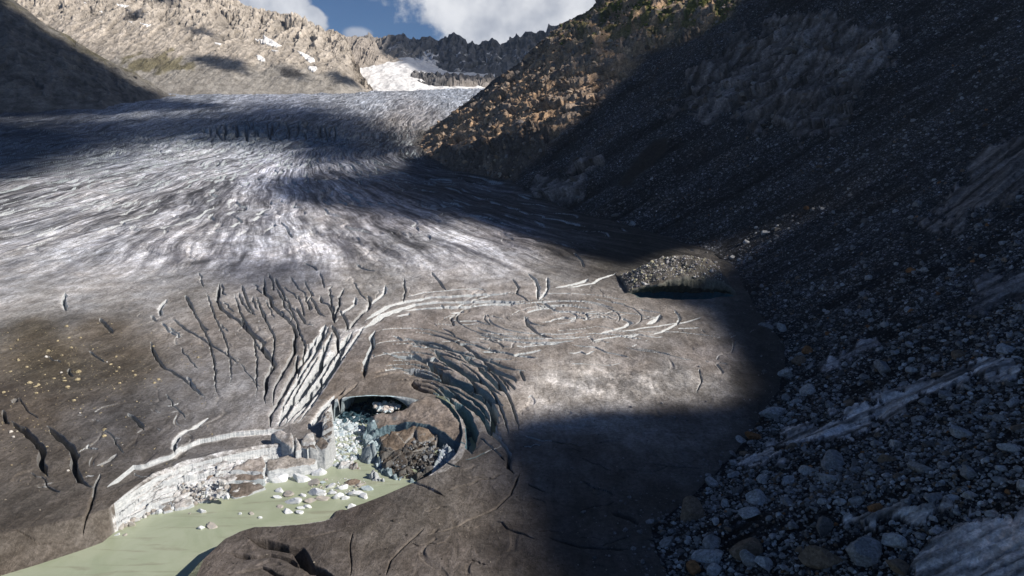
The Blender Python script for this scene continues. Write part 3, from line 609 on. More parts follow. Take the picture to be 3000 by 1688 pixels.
    wm = np.clip(ice*1.0, 0, 1)
    wzp = z3([(830,640),(900,650),(1010,610),(1040,640),(900,760),(830,850),(760,1010),(640,1180),(520,1330),(430,1440),(250,1440),(300,1280),(400,1100),(500,960),(580,850),(640,760),(700,700)])
    wz = sst(sdist(PX, PY, wzp)+30*fbm(X/6, Y/9, 4, 75, .65), -8, 22)*np.clip(.62+1.1*fbm((X*.8-Y*.5)/2.2, (X*.5+Y*.8)/16, 4, 76, .6), 0, 1)
    wm = np.maximum(wm, wz)
    cl = sst(-sT, -.01, 0)  # outside hole
    inT = (sT > 0)
    rub = inT & (sW < 0)
    pr = fbm(X/1.6, Y/.8, 4, 70, .65)
    tt_ = np.abs(sW)/(np.abs(sW)+np.abs(sT)+1e-6); bd_ = fbm(X/9, tt_*5+.5*fbm(X/4, Y/4, 3, 74), 4, 73, .6)
    pr = pr*.6+bd_*.9
    nb = (PY > 1400+(1240-PX)*.297) & (PX > 600)
    ringr = np.where((PX > 1270) & (PY > 1150), .3, 1.0)
    wm = ringr*np.where(rub & (PX > 325) & ~nb, np.clip(.64+1.9*pr+.8*fbm(X/5, Y/3, 3, 71), .05, 1), wm)
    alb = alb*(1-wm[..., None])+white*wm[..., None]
    nearg = ((1-mid)*sst(PX, 350, 800)*(1-.85*sst(PY, 1370, 1490)))[..., None]; lum_ = alb.mean(-1, keepdims=True); alb = alb*(1-nearg)+(alb*.72+lum_*.28)*1.28*nearg  # near ice lightened; bottom ice kept darker for its dimmer light
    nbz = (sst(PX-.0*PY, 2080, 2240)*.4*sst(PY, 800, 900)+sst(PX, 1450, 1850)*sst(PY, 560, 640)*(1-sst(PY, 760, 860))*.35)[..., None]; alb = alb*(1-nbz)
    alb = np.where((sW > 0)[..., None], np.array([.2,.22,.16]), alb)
    iceS = np.clip(1-sst(d, -14, -2)*.9, 0, 1)*(1-.55*(1-sst(PX, 0, 420))*(PY > 900))*(.35+.65*sst(PY, 300, 480))
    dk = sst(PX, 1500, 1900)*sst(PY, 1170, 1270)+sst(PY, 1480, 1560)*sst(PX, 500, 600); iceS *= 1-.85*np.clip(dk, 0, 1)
    iceS *= 1-.60*DARK  # wall ice toned darker to deepen the shade in crevasses
    iceS *= np.where((PX < 335) & (PY > 1450), 0, 1)*np.where((PY > 1400+(1240-PX)*.297) & (PX > 600), .0, 1)
    dxm = np.exp(-((PX-1330)/210)**2)*np.exp(-((PY-1120)/130)**2); blue = np.maximum(blue, .78*dxm)
    dleft = np.exp(-((PX-820)/130)**2)*np.exp(-((PY-1080)/230)**2); blue = np.maximum(blue, .1*dleft)
    blue = np.where(ice > .6, blue*.35, blue)
    blue = np.where((PX > 1270) & (PX < 1420) & (PY > 1150) & (PY < 1420), np.maximum(blue, .85), blue)
    blue = np.clip(blue+.25*sst(Y, 420, 700), 0, 1)
    alb = np.where(PIT[..., None], np.array([.07,.13,.135])*(1+1.2*fbm(X/1.2, Y/6, 4, 78))[..., None], alb)  # cave pit coloured dark, its shade put into the albedo
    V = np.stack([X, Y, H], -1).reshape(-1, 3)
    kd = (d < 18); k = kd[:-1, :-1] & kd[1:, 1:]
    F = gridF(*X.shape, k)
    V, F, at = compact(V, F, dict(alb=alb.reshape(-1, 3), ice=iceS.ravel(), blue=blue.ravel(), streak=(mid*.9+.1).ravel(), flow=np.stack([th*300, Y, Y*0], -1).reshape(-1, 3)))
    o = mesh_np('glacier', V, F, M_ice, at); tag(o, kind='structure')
    return X, Y, H, cc
GX, GYY, GH, CAVE = build_glacier()

_us = GX[0]/(GYY[0]+15); _ys = GYY[:, 0]
def gsurf(x, y):
    x = np.atleast_1d(x); y = np.atleast_1d(y)
    j = np.clip((x/(y+15)-_us[0])/(_us[1]-_us[0]), 0, len(_us)-1.001); i = np.clip(np.interp(y, _ys, np.arange(len(_ys))), 0, len(_ys)-1.001)
    i0 = i.astype(int); j0 = j.astype(int); a = i-i0; b = j-j0
    return (GH[i0, j0]*(1-b)+GH[i0, j0+1]*b)*(1-a)+(GH[i0+1, j0]*(1-b)+GH[i0+1, j0+1]*b)*a

# ------------------------------------------------------------------ lake
wv = np.array([(-260, 20, 0), (60, 20, 0), (60, 240, 0), (-260, 240, 0)], float)
lake = mesh_np('lake_water', wv, np.array([[0,1,2,3]]), M_water); tag(lake, kind='structure')

# ------------------------------------------------------------------ right-hand valley slope
BED = [  # bedrock outcrops in photo pixels: polygon, colour, relief
 ([(1975,330),(1985,270),(2060,190),(2150,100),(2280,55),(2420,35),(2560,70),(2650,90),(2625,180),(2520,250),(2500,330),(2450,400),(2300,395),(2200,390),(2150,340),(2060,350)], (.19,.17,.165), 1),
 ([(2710,650),(2790,560),(2880,450),(2960,400),(3100,380),(3100,560),(2960,600),(2850,640),(2760,690)], (.20,.175,.16), 1),
 ([(2160,1350),(2300,1285),(2420,1235),(2600,1150),(2750,1095),(2900,1055),(2980,1060),(2960,1110),(2800,1150),(2640,1215),(2520,1270),(2350,1320),(2200,1370)], (.46,.44,.43), 1),
 ([(2670,1700),(2690,1610),(2760,1555),(2850,1520),(3100,1480),(3100,1750),(2670,1750)], (.46,.44,.43), 1),
 ([(2480,1530),(2620,1490),(2760,1478),(2820,1500),(2720,1530),(2560,1555)], (.42,.40,.38), 1),
 ([(2400,1090),(2430,1055),(2520,1005),(2590,985),(2560,1020),(2480,1065),(2430,1095)], (.42,.40,.40), 1),
 ([(1545,560),(1640,500),(1700,455),(1750,440),(1770,480),(1720,560),(1650,610),(1580,600)], (.19,.165,.15), 1),
 ([(2850,830),(3000,800),(3100,780),(3100,850),(2900,900),(2840,920)], (.2,.19,.19), 1),
 ([(1290,500),(1290,450),(1380,415),(1500,390),(1620,370),(1610,430),(1560,480),(1520,525),(1400,515)], (.16,.125,.10), 2),
]
def spur_mask(PX, PY):                      # reddish bedrock of the spur
    return [(1225,440),(1230,395),(1400,290),(1500,210),(1640,80),(1760,0),(1900,-100),(2200,-100),(2140,60),(1990,130),(1900,160),(1850,220),(1780,280),(1640,400),(1560,470),(1500,530),(1300,490)]
def build_slope():
    def pan(us, ys):
        U, Y = np.meshgrid(us, ys); X = U*(Y+15); return X, Y
    ys = np.concatenate([np.linspace(20, 130, int(240*Q)), np.geomspace(130.5, 1500, int(560*Q))])
    us = np.linspace(-.20, 1.15, int(1050*Q))
    X, Y = pan(us, ys)
    d = sdist(X, Y, footpoly)
    H = Rh(X, Y, d)
    PX, PY = proj(X, Y, H)
    dd = np.maximum(d, 0)
    far = sst(Y, 350, 700)
    spur = sst(-sdist(PX, PY, spur_mask(0, 0)), 25, -25)
    amp = sst(dd, 0, 12)
    wxx = X+6*fbm(X/25, Y/25, 3, 71); wyy = Y+6*fbm(X/25, Y/25, 3, 72)
    # downslope coordinate: runs along d; diagonal gullies
    gul = ridged((Y*.9+X*.35)/38+.6*fbm(X/40, Y/40, 2, 73), dd/140, 3, 74)
    H += amp*(1-spur)*(gul*1.6*(.4+far)+fbm(X/18, Y/18, 4, 75)*(.8+2*far))
    al_ = -.39*wxx+.92*wyy; hb = H*1.25+5*fbm(X/30, Y/30, 3, 87)+.25*al_
    f1, e1 = facet(al_/34, hb/17, 76); f2, e2 = facet(al_/13, hb/7, 77); f3, e3 = facet(al_/5.5, hb/3.2, 78)
    rel = (f1-.5)*14+(f2-.5)*6.5+(f3-.5)*2.4-(1-sst(e1, 0, .10))*3-(1-sst(e2, 0, .12))*1.8
    rel = amp*spur*(rel*.40*sst(dd, 0, 30)+(f2-.5)*1.2+6*fbm(X/45, Y/45, 3, 79))
    X = X-.50*rel; Y = Y-.45*rel; H = H+.74*rel
    base = np.zeros(X.shape+(3,)); 
    n1 = fbm(X/22, Y/22, 4, 80, .6); n2 = fbm((X*.82-Y*.57)/60, (X*.57+Y*.82)/9, 4, 81, .6)
    band = fbm((PX*.50+PY*.87)/42+.5*fbm(PX/200, PY/120, 3, 95), (PX*.87-PY*.50)/620, 5, 96, .62)
    band2 = fbm((PX*.50+PY*.87)/12, (PX*.87-PY*.50)/260, 4, 97, .6)
    H += amp*(1-spur)*(band*2.4+band2*.7)*(.25+Y/400)
    brn = sst(fbm(X/40, Y/40, 4, 98)+band*.6, .1, .5)
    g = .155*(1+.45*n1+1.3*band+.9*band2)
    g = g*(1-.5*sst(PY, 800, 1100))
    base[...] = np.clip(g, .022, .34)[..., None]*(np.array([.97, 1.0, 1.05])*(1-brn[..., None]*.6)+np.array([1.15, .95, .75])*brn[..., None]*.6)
    sc = .31*(1+.35*fbm(X/30, Y/30, 3, 82)+.35*(f2-.5)+.2*(f3-.5))
    gp = sst(fbm(X/35, Y/35, 4, 83)+.12, .08, .2)*sst(dd, 60, 200)
    sp = np.clip(sc, .1, .55)[..., None]*np.array([1.34, .93, .60])
    grey = sst(f1, .75, 1.0)[..., None]; sp = sp*(1-grey*.6)+np.array([.22,.21,.2])*grey*.6
    green = (sst(-PY, -190, -20)*sst(fbm(X/16, Y/16, 4, 84), -.12, .12)*.92)[..., None]
    sp = sp*(1-green)+np.array([.085,.105,.02])*green
    base = base*(1-spur[..., None])+sp*spur[..., None]
    bed = np.zeros(X.shape)
    for poly, col, kind in BED:
        x0 = min(p[0] for p in poly)-40; m = PX > x0
        s = np.full(X.shape, -99.); s[m] = sdist(PX[m], PY[m], poly)
        bg_ = min(60, .16*(max(p[0] for p in poly)-min(p[0] for p in poly)))
        s = s+bg_*fbm(PX/70, PY/50, 5, 85, .65)*1.6
        b = sst(s, -6, 14)
        sc_ = np.maximum(Y, 60)/100
        if kind == 1 and poly[0][0] in (1975, 1545): dn_ = b*((f1-.5)*5+(f2-.5)*1.6); X = X-.5*dn_; Y = Y-.3*dn_; H = H+.8*dn_; col = np.array((.165, .142, .132))*(.6+.55*f2+.4*f1)[..., None]
        if kind == 1:
            # glacier-polished slabs: long ribs rising to the right
            t_ = PX*.40+PY*.92; l_ = PX*.92-PY*.40
            A_ = (X*.55+H*.84)/sc_; 
            if poly[0][0] in (1975, 1545): t_ = PX*.72+PY*.69; l_ = PX*.69-PY*.72
            if poly[0][0] == 2710: t_ = PX*.60+PY*.80; l_ = PX*.8-PY*.6
            wq = 1+.6*(PY > 1400)
            rb = fbm(t_/(17*wq)+.8*fbm(l_/140, t_/60, 3, 91), l_/330, 5, 86, .62)
            H += b*(rb*(1.3*sc_**.8 if poly[0][0] not in (1975, 1545) else .5)+.5*sc_**.5)
            cm = np.clip(1+2.3*fbm(t_/(13*wq)+.7*fbm(l_/120, t_/60, 3, 92), l_/380, 5, 93, .62), .22, 1.6)
        else:
            H += b*(f2-.2)*2.4+b*(f3-.5)*2.0
            H += 9*sst(s, -8, 70)*1.0
            cm = 1+.35*(f2-.5)
        base = base*(1-b[..., None])+np.asarray(col)*cm[..., None]*b[..., None]
        bed = np.maximum(bed, b)
    # dark slides
    for poly in ([(1800,545),(1860,470),(1920,400),(1960,400),(1955,440),(1900,500),(1830,560)],):
        b = sst(sdist(PX, PY, poly), -3, 8); base = base*(1-b[..., None])+np.array([.035,.03,.026])*b[..., None]; bed = np.maximum(bed, b)
    V = np.stack([X, Y, H], -1).reshape(-1, 3)
    k = (d > -12); k = k[:-1, :-1] | k[1:, 1:]
    V2, F2, at = compact(V, gridF(*X.shape, k), dict(alb=base.reshape(-1, 3), grav=((1-spur)*(1-bed)).ravel()))
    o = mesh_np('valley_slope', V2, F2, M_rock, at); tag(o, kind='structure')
    global BAND; BAND = band+.6*band2
    return X, Y, H, d, PX, PY, spur, bed
SX, SY, SH, SD, SPX, SPY, SPUR, SBED = build_slope()


# ------------------------------------------------------------------ far terrain
def build_ridge(name, f, nu, ny, colf, relief, tmax=1.25, tmin=-.03, mat=None, kind='structure'):
    a, b = f.ulim; us = np.linspace(a, b, int(nu*Q)); ts = np.linspace(tmin, tmax, int(ny*Q))
    U, T = np.meshgrid(us, ts); Y = f.y0(U)+T*(f.y1(U)-f.y0(U)); X = U*Y; H = f(X, Y)
    H, alb = relief(X, Y, H, T, U)
    o = mesh_np(name, np.stack([X, Y, H], -1).reshape(-1, 3), gridF(*X.shape), mat or M_far, dict(alb=alb.reshape(-1, 3)))
    if kind: tag(o, kind=kind)
    return X, Y, H
def rel_left(X, Y, H, T, U):
    f1, e = facet(X/40, Y/60, 101); r = fbm(X/60, Y/60, 5, 102, .6)
    rib = ridged((X+.6*Y)/45, (Y-.5*X)/200, 4, 103)
    H = H+sst(T, 0, .2)*((f1-.5)*6+r*10+rib*7)*(1-.6*np.exp(-((T-1)/.08)**2))
    r2 = fbm(X/14, Y/22, 5, 104, .68); c = np.clip(.10*(1+.9*r+.6*rib+1.0*r2), .015, .3)[..., None]*np.array([1.05,1,.92])
    s = (sst(f1+.5*r2, 1.0, 1.2)*.7)[..., None]
    g = sst(T, .75, .95)[..., None]*sst(r, -.3, .2)[..., None]*.7
    c = c*(1-s)+np.array([.17,.16,.15])*s; c = c*(1-g)+np.array([.085,.075,.035])*g
    return H, c
LX, LY, LH = build_ridge('left_valley_slope', Lf, 520, 420, None, rel_left)
def rel_mass(X, Y, H, T, U):
    w1 = X+20*fbm(X/90, Y/90, 3, 110); w2 = Y+20*fbm(X/90, Y/90, 3, 111)
    f1, e1 = facet(w1/95, w2/150, 112); f2, e2 = facet(w1/34, w2/50, 113)
    r = fbm(X/120, Y/150, 6, 114, .62); rib = ridged((X+.25*Y)/75+.5*r, (Y)/420, 4, 115, .6)
    hi = sst(T, .35, .8); edge = np.where(T > 1, 1, np.exp(-((T-1)/.09)**2))
    fine = fbm(X/26, Y/34, 5, 121, .65); gly = ridged((X-.12*Y)/48+.4*r, Y/520, 4, 122, .6)
    H = H+sst(T, 0, .12)*((f1-.5)*10*hi+(f2-.5)*6*(.15+hi)+r*16+rib*26*hi+gly*5*(1-hi)+fine*(2+7*hi))*(1-.72*edge)
    PX, PY = proj(X, Y, H)
    crag = edge*(ridged(U*90, T*0+1, 4, 116, .5)-.35)*9; H = H+crag
    hh = H/60+.6*fbm(X/80, Y/80, 3, 124); f5, e5 = facet(X/42+.3*hh, hh*.9, 125); f6, e6 = facet(X/17+.3*hh, hh*2.4, 126)
    H = H+sst(T, .1, .4)*((f5-.5)*12+(f6-.5)*7)*(1-.6*edge)*(.35+hi)*1.25-(1-sst(e5, 0, .08))*8*sst(T, .3, .6)*(1-edge)
    c = (.31*(1+.35*r+.25*(f6-.5)+.25*(f5-.5)+.35*rib))
    low = (1-sst(T, .0, .38))
    col = np.clip(c, .12, .55)[..., None]*np.array([1.06,.95,.82])
    gl = sst(low*1.2+.6*fbm(X/80, Y/120, 4, 117), .35, .8)[..., None]
    col = col*(1-gl*.85)+np.clip(.27*(1+.28*fbm((X-.15*Y)/22, Y/260, 5, 118, .65)+.45*fbm(X/50, H/22, 5, 127, .6)), .10, .5)[..., None]*np.array([1.03,.98,.90])*gl*.85
    green = np.exp(-((PX-460)/150)**2-((PY-185)/38)**2)*1.1+np.exp(-((PX-760)/60)**2-((PY-215)/22)**2)*.0
    green = (sst(green+.9*fbm(X/45, Y/70, 4, 119), .55, .95)*.75)[..., None]
    col = col*(1-green)+np.array([.12,.105,.045])*green
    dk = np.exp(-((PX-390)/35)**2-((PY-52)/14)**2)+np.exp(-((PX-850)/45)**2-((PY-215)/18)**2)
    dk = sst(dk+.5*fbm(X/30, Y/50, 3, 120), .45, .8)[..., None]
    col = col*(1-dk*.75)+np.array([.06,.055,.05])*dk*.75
    return H, col
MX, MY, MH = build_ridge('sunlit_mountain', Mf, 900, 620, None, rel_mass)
def rel_far(X, Y, H, T, U):
    w1 = X+20*fbm(X/90, Y/90, 3, 130)
    r = fbm(X/90, Y/120, 5, 131, .62); rib = ridged(w1/45, Y/900, 4, 132, .62); f2, e2 = facet(w1/26, Y/90, 133)
    edge = np.where(T > 1, 1, np.exp(-((T-1)/.12)**2)); hi = sst(T, .5, .75)
    H = H+sst(T, 0, .1)*((f2-.5)*12+r*16+rib*(4+30*hi))*(1-.86*edge)
    H = H+np.exp(-((T-1)/.03)**2)*fbm(U*120, T*0+2, 4, 134, .6)*9
    PX, PY = proj(X, Y, H)
    col = np.clip(.10*(1+.5*r+.4*(f2-.5)), .04, .25)[..., None]*np.array([.92,.98,1.15])  # dark blue tone carries the shade lying on the peaks
    warm = ((1-sst(PX, 1100, 1190)))[..., None]*.9  # sunlit left end painted paler and warmer
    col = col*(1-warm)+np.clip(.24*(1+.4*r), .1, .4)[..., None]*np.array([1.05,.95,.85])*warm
    low = 1-sst(T, .42, .55)
    sn = sst(fbm((X-.6*Y)/60, (Y+.4*X)/130, 5, 135, .6)+.28*np.exp(-((PX-1240)/40)**2-((PY-180)/14)**2)*3, .22, .32)*low*sst(T, .02, .1)*(1-.0*edge)
    talus = (low*sst(-PX, -1290, -1200)*.75)[..., None]
    col = col*(1-talus)+np.array([.27,.25,.23])*talus
    col = col*(1-sn[..., None])+np.array([.75,.76,.78])*sn[..., None]
    return H, col
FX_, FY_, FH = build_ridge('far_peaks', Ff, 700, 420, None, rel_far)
def rel_cliff(X, Y, H, T, U):
    r = fbm(X/70, Y/90, 5, 141, .62); rib = ridged((X+15*r)/35, Y/500, 4, 142, .62)
    H = H+sst(T, 0, .1)*(r*18+rib*22)*(1-.7*np.exp(-((T-1)/.06)**2))
    return H, np.clip(.26*(1+.4*r+.3*rib), .1, .5)[..., None]*np.array([1.08,.96,.84])
build_ridge('sunlit_cliff', Kf, 200, 200, None, rel_cliff)
def rel_snow(X, Y, H, T, U):
    r = fbm(X/120, Y/200, 5, 151, .55); H = H+sst(T, 0, .1)*(r*16+ridged(X/90, Y/220, 3, 152)*8)
    return H, np.full(X.shape+(3,), .75)
build_ridge('upper_snowfield', Sf, 300, 260, None, rel_snow, mat=M_snow, tmax=1.1)
def rel_isl(X, Y, H, T, U):
    r = fbm(X/50, Y/60, 5, 161, .62); f2, e = facet(X/22, Y/40, 162); rib = ridged((X)/28, Y/300, 4, 163)
    H = H+sst(T, 0, .08)*((f2-.5)*12+r*14+rib*10)*(1-.5*np.exp(-((T-1)/.1)**2))
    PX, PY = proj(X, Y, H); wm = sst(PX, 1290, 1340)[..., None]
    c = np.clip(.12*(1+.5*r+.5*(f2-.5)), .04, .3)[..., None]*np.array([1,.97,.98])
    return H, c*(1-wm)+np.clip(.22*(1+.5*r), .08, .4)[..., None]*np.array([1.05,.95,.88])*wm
build_ridge('rock_island', If, 300, 160, None, rel_isl, tmax=1.6)

# snow patches lying on the sunlit mountain, each its own sheet over the rock
z0 = lambda l: Zm(l, 0, 0, .3882)
SNOW = [
 (z0([(1885,275),(1930,290),(1990,300),(1985,262),(2030,290),(2080,320),(2125,350),(2090,362),(2040,345),(1960,330)]), 'large tapering white snow patch below the sunlit mountain ridge'),
 (z0([(1925,415),(1965,420),(2000,445),(2005,465),(1975,468),(1945,450)]), 'rounded white snow patch under the large tapering one'),
 (z0([(2240,380),(2310,410),(2370,440),(2380,465),(2350,475),(2300,450)]), 'long white snow patch high above the right end of the sunlit slope'),
 (z0([(2325,500),(2390,505),(2400,525),(2360,548),(2330,530)]), 'small white snow patch lowest and rightmost on the sunlit mountain'),
 (z0([(830,25),(900,30),(980,45),(1050,75),(990,70),(900,50)]), 'long thin white snow patch near the top of the sunlit mountain'),
 (z0([(1050,175),(1120,185),(1200,190),(1110,203)]), 'flat white snow streak left of the mountain centre'),
 (z0([(735,82),(770,85),(782,108),(755,100)]), 'small white snow spot at the left top of the sunlit mountain'),
 (z0([(960,158),(1000,165),(1022,180),(985,176)]), 'short white snow streak just above the flat one'),
 (z0([(1590,318),(1640,322),(1720,348),(1650,340)]), 'thin white snow streak left of the large tapering patch'),
 (z0([(2050,380),(2150,386),(2140,392),(2060,390)]), 'hairline white snow streak under the tip of the large patch'),
 (z0([(1660,258),(1710,265),(1705,275),(1670,268)]), 'tiny white snow spot between the upper streaks'),
 (z0([(590,0),(640,20),(700,55),(650,35),(600,15)]), 'narrow white snow gully at the top edge of the sunlit mountain'),
]
def largest(k):
    lab = np.where(k, np.arange(1, k.size+1).reshape(k.shape), 0)
    ii = np.flatnonzero(k.any(1)); jj = np.flatnonzero(k.any(0)); sl = (slice(ii[0], ii[-1]+1), slice(jj[0], jj[-1]+1)); L_ = np.pad(lab[sl], 1)
    while True:
        M_ = np.maximum.reduce([L_, np.roll(L_, 1, 0), np.roll(L_, -1, 0), np.roll(L_, 1, 1), np.roll(L_, -1, 1)])*(L_ > 0)
        if (M_ == L_).all(): break
        L_ = M_
    v, c = np.unique(L_[L_ > 0], return_counts=True); r = np.zeros(k.shape, bool); r[sl] = (L_ == v[c.argmax()])[1:-1, 1:-1]
    return r
def snow_sheets():
    PX, PY = proj(MX, MY, MH)
    for poly, lab in SNOW:
        s = sdist(PX, PY, poly)+3.0*fbm(MX/18, MY/25, 3, 170); m = s > -.5
        k = m[:-1, :-1] & m[1:, 1:] & m[1:, :-1] & m[:-1, 1:]
        if k.sum() < 2:
            m = sdist(PX, PY, poly) > -2; k = m[:-1, :-1] & m[1:, 1:]
        if k.sum() == 0: continue
        k = largest(k)
        hz = MH+1.0+2.0*sst(s, 0, 4)
        V, F, at = compact(np.stack([MX, MY, hz], -1).reshape(-1, 3), gridF(*MX.shape, k), {})
        # close the sheet underneath so that it has thickness
        o = mesh_np('snow_patch', V, F, M_snow)
        md = o.modifiers.new('thickness', 'SOLIDIFY'); md.thickness = 2.5; md.offset = -1
        tag(o, lab, 'snow patch', 'snow patches on the sunlit mountain')
snow_sheets()



# ------------------------------------------------------------------ stones
def ico(sub):
    t = (1+5**.5)/2
    v = [(-1,t,0),(1,t,0),(-1,-t,0),(1,-t,0),(0,-1,t),(0,1,t),(0,-1,-t),(0,1,-t),(t,0,-1),(t,0,1),(-t,0,-1),(-t,0,1)]
    f = [(0,11,5),(0,5,1),(0,1,7),(0,7,10),(0,10,11),(1,5,9),(5,11,4),(11,10,2),(10,7,6),(7,1,8),(3,9,4),(3,4,2),(3,2,6),(3,6,8),(3,8,9),(4,9,5),(2,4,11),(6,2,10),(8,6,7),(9,8,1)]
    v = [np.array(p)/np.linalg.norm(p) for p in v]
    for _ in range(sub):
        c = {}; nf = []
        def mid(a, b):
            k = (min(a, b), max(a, b))
            if k not in c: p = v[a]+v[b]; v.append(p/np.linalg.norm(p)); c[k] = len(v)-1
            return c[k]
        for a, b, d in f:
            x, y, z = mid(a, b), mid(b, d), mid(d, a); nf += [(a,x,z),(b,y,x),(d,z,y),(x,y,z)]
        f = nf
    return np.array(v), np.array(f)
def stone_shape(sub, seed, planes=7, lo=.5, hi=.85, flat=1.0, rough=.05):
    r = np.random.RandomState(seed); v, f = ico(sub); v = v.copy()
    for _ in range(planes):
        n = r.randn(3); n /= np.linalg.norm(n); h = r.uniform(lo, hi); d = v@n; v -= np.outer(np.maximum(d-h, 0), n)
    v *= 1+rough*r.randn(len(v))[:, None]
    v *= np.array([r.uniform(.85, 1.3), r.uniform(.75, 1.05), r.uniform(.55, .9)*flat])
    return v, f
def rotm(r, tilt=.5):
    a = r.uniform(0, 2*pi); b = r.randn()*tilt; c = r.randn()*tilt
    Rz = np.array([[cos(a),-sin(a),0],[sin(a),cos(a),0],[0,0,1]]); Rx = np.array([[1,0,0],[0,cos(b),-sin(b)],[0,sin(b),cos(b)]]); Ry = np.array([[cos(c),0,sin(c)],[0,1,0],[-sin(c),0,cos(c)]])
    return Rz@Rx@Ry
def merged(name, items, shapes, cols, mat, smooth=False):
    """items: list of (x,y,z,size) ; one mesh of countless small pieces"""
    r = np.random.RandomState(len(items)); Vs = []; Fs = []; Cs = []; off = 0
    for k, (x, y, z, s) in enumerate(items):
        v, f = shapes[r.randint(len(shapes))]
        q = (v@rotm(r).T)*s; q += (x, y, z+.02*s); Vs.append(q); Fs.append(f+off); off += len(v)
        Cs.append(np.repeat(cols[k][None, :], len(v), 0))
    return mesh_np(name, np.concatenate(Vs), np.concatenate(Fs), mat, dict(alb=np.concatenate(Cs)), smooth)
SH0 = [stone_shape(0, i+100, 3, .6, .9, 1, .14) for i in range(12)]
SH1 = [stone_shape(1, i+200, 7) for i in range(14)]
SH2 = [stone_shape(2, i+300, 11, .55, .85, 1, .015) for i in range(14)]
STONE_COL = {'pale grey': (.34,.35,.36), 'grey': (.23,.235,.24), 'dark grey': (.12,.12,.12), 'brown': (.17,.13,.095), 'rusty': (.25,.125,.055)}
PROTO = {}
def single_stone(name, px, loc, size, colname, shp=None, sub=2, mat=None, rz=None, colv=None, scale=(1,1,1)):
    shp = rs.randint(14) if shp is None else shp
    key = (colname, shp, sub, name)
    if key not in PROTO:
        v, f = (SH2 if sub == 2 else SH1)[shp]; c = np.array(colv or STONE_COL[colname])
        o = mesh_np(name, v, f, mat or M_stone, dict(alb=np.repeat(c[None, :], len(v), 0)), False); PROTO[key] = o
    else:
        o = PROTO[key].copy(); C.objects.link(o)
    o.location = loc; o.rotation_euler = (rs.randn()*.25, rs.randn()*.25, rs.uniform(0, 6.28) if rz is None else rz); o.scale = (size*scale[0], size*scale[1], size*scale[2])
    return o
SPX, SPY = proj(SX, SY, SH)
DEP = SY*cp_-(SH-CAMZ)*sp_
def slope_at(px, py):
    k = np.argmin((SPX-px)**2+(SPY-py)**2+np.where(SD < -1, 1e6, 0)); i, j = np.unravel_index(k, SPX.shape)
    return float(SX[i, j]), float(SY[i, j]), float(SH[i, j]), float(DEP[i, j])
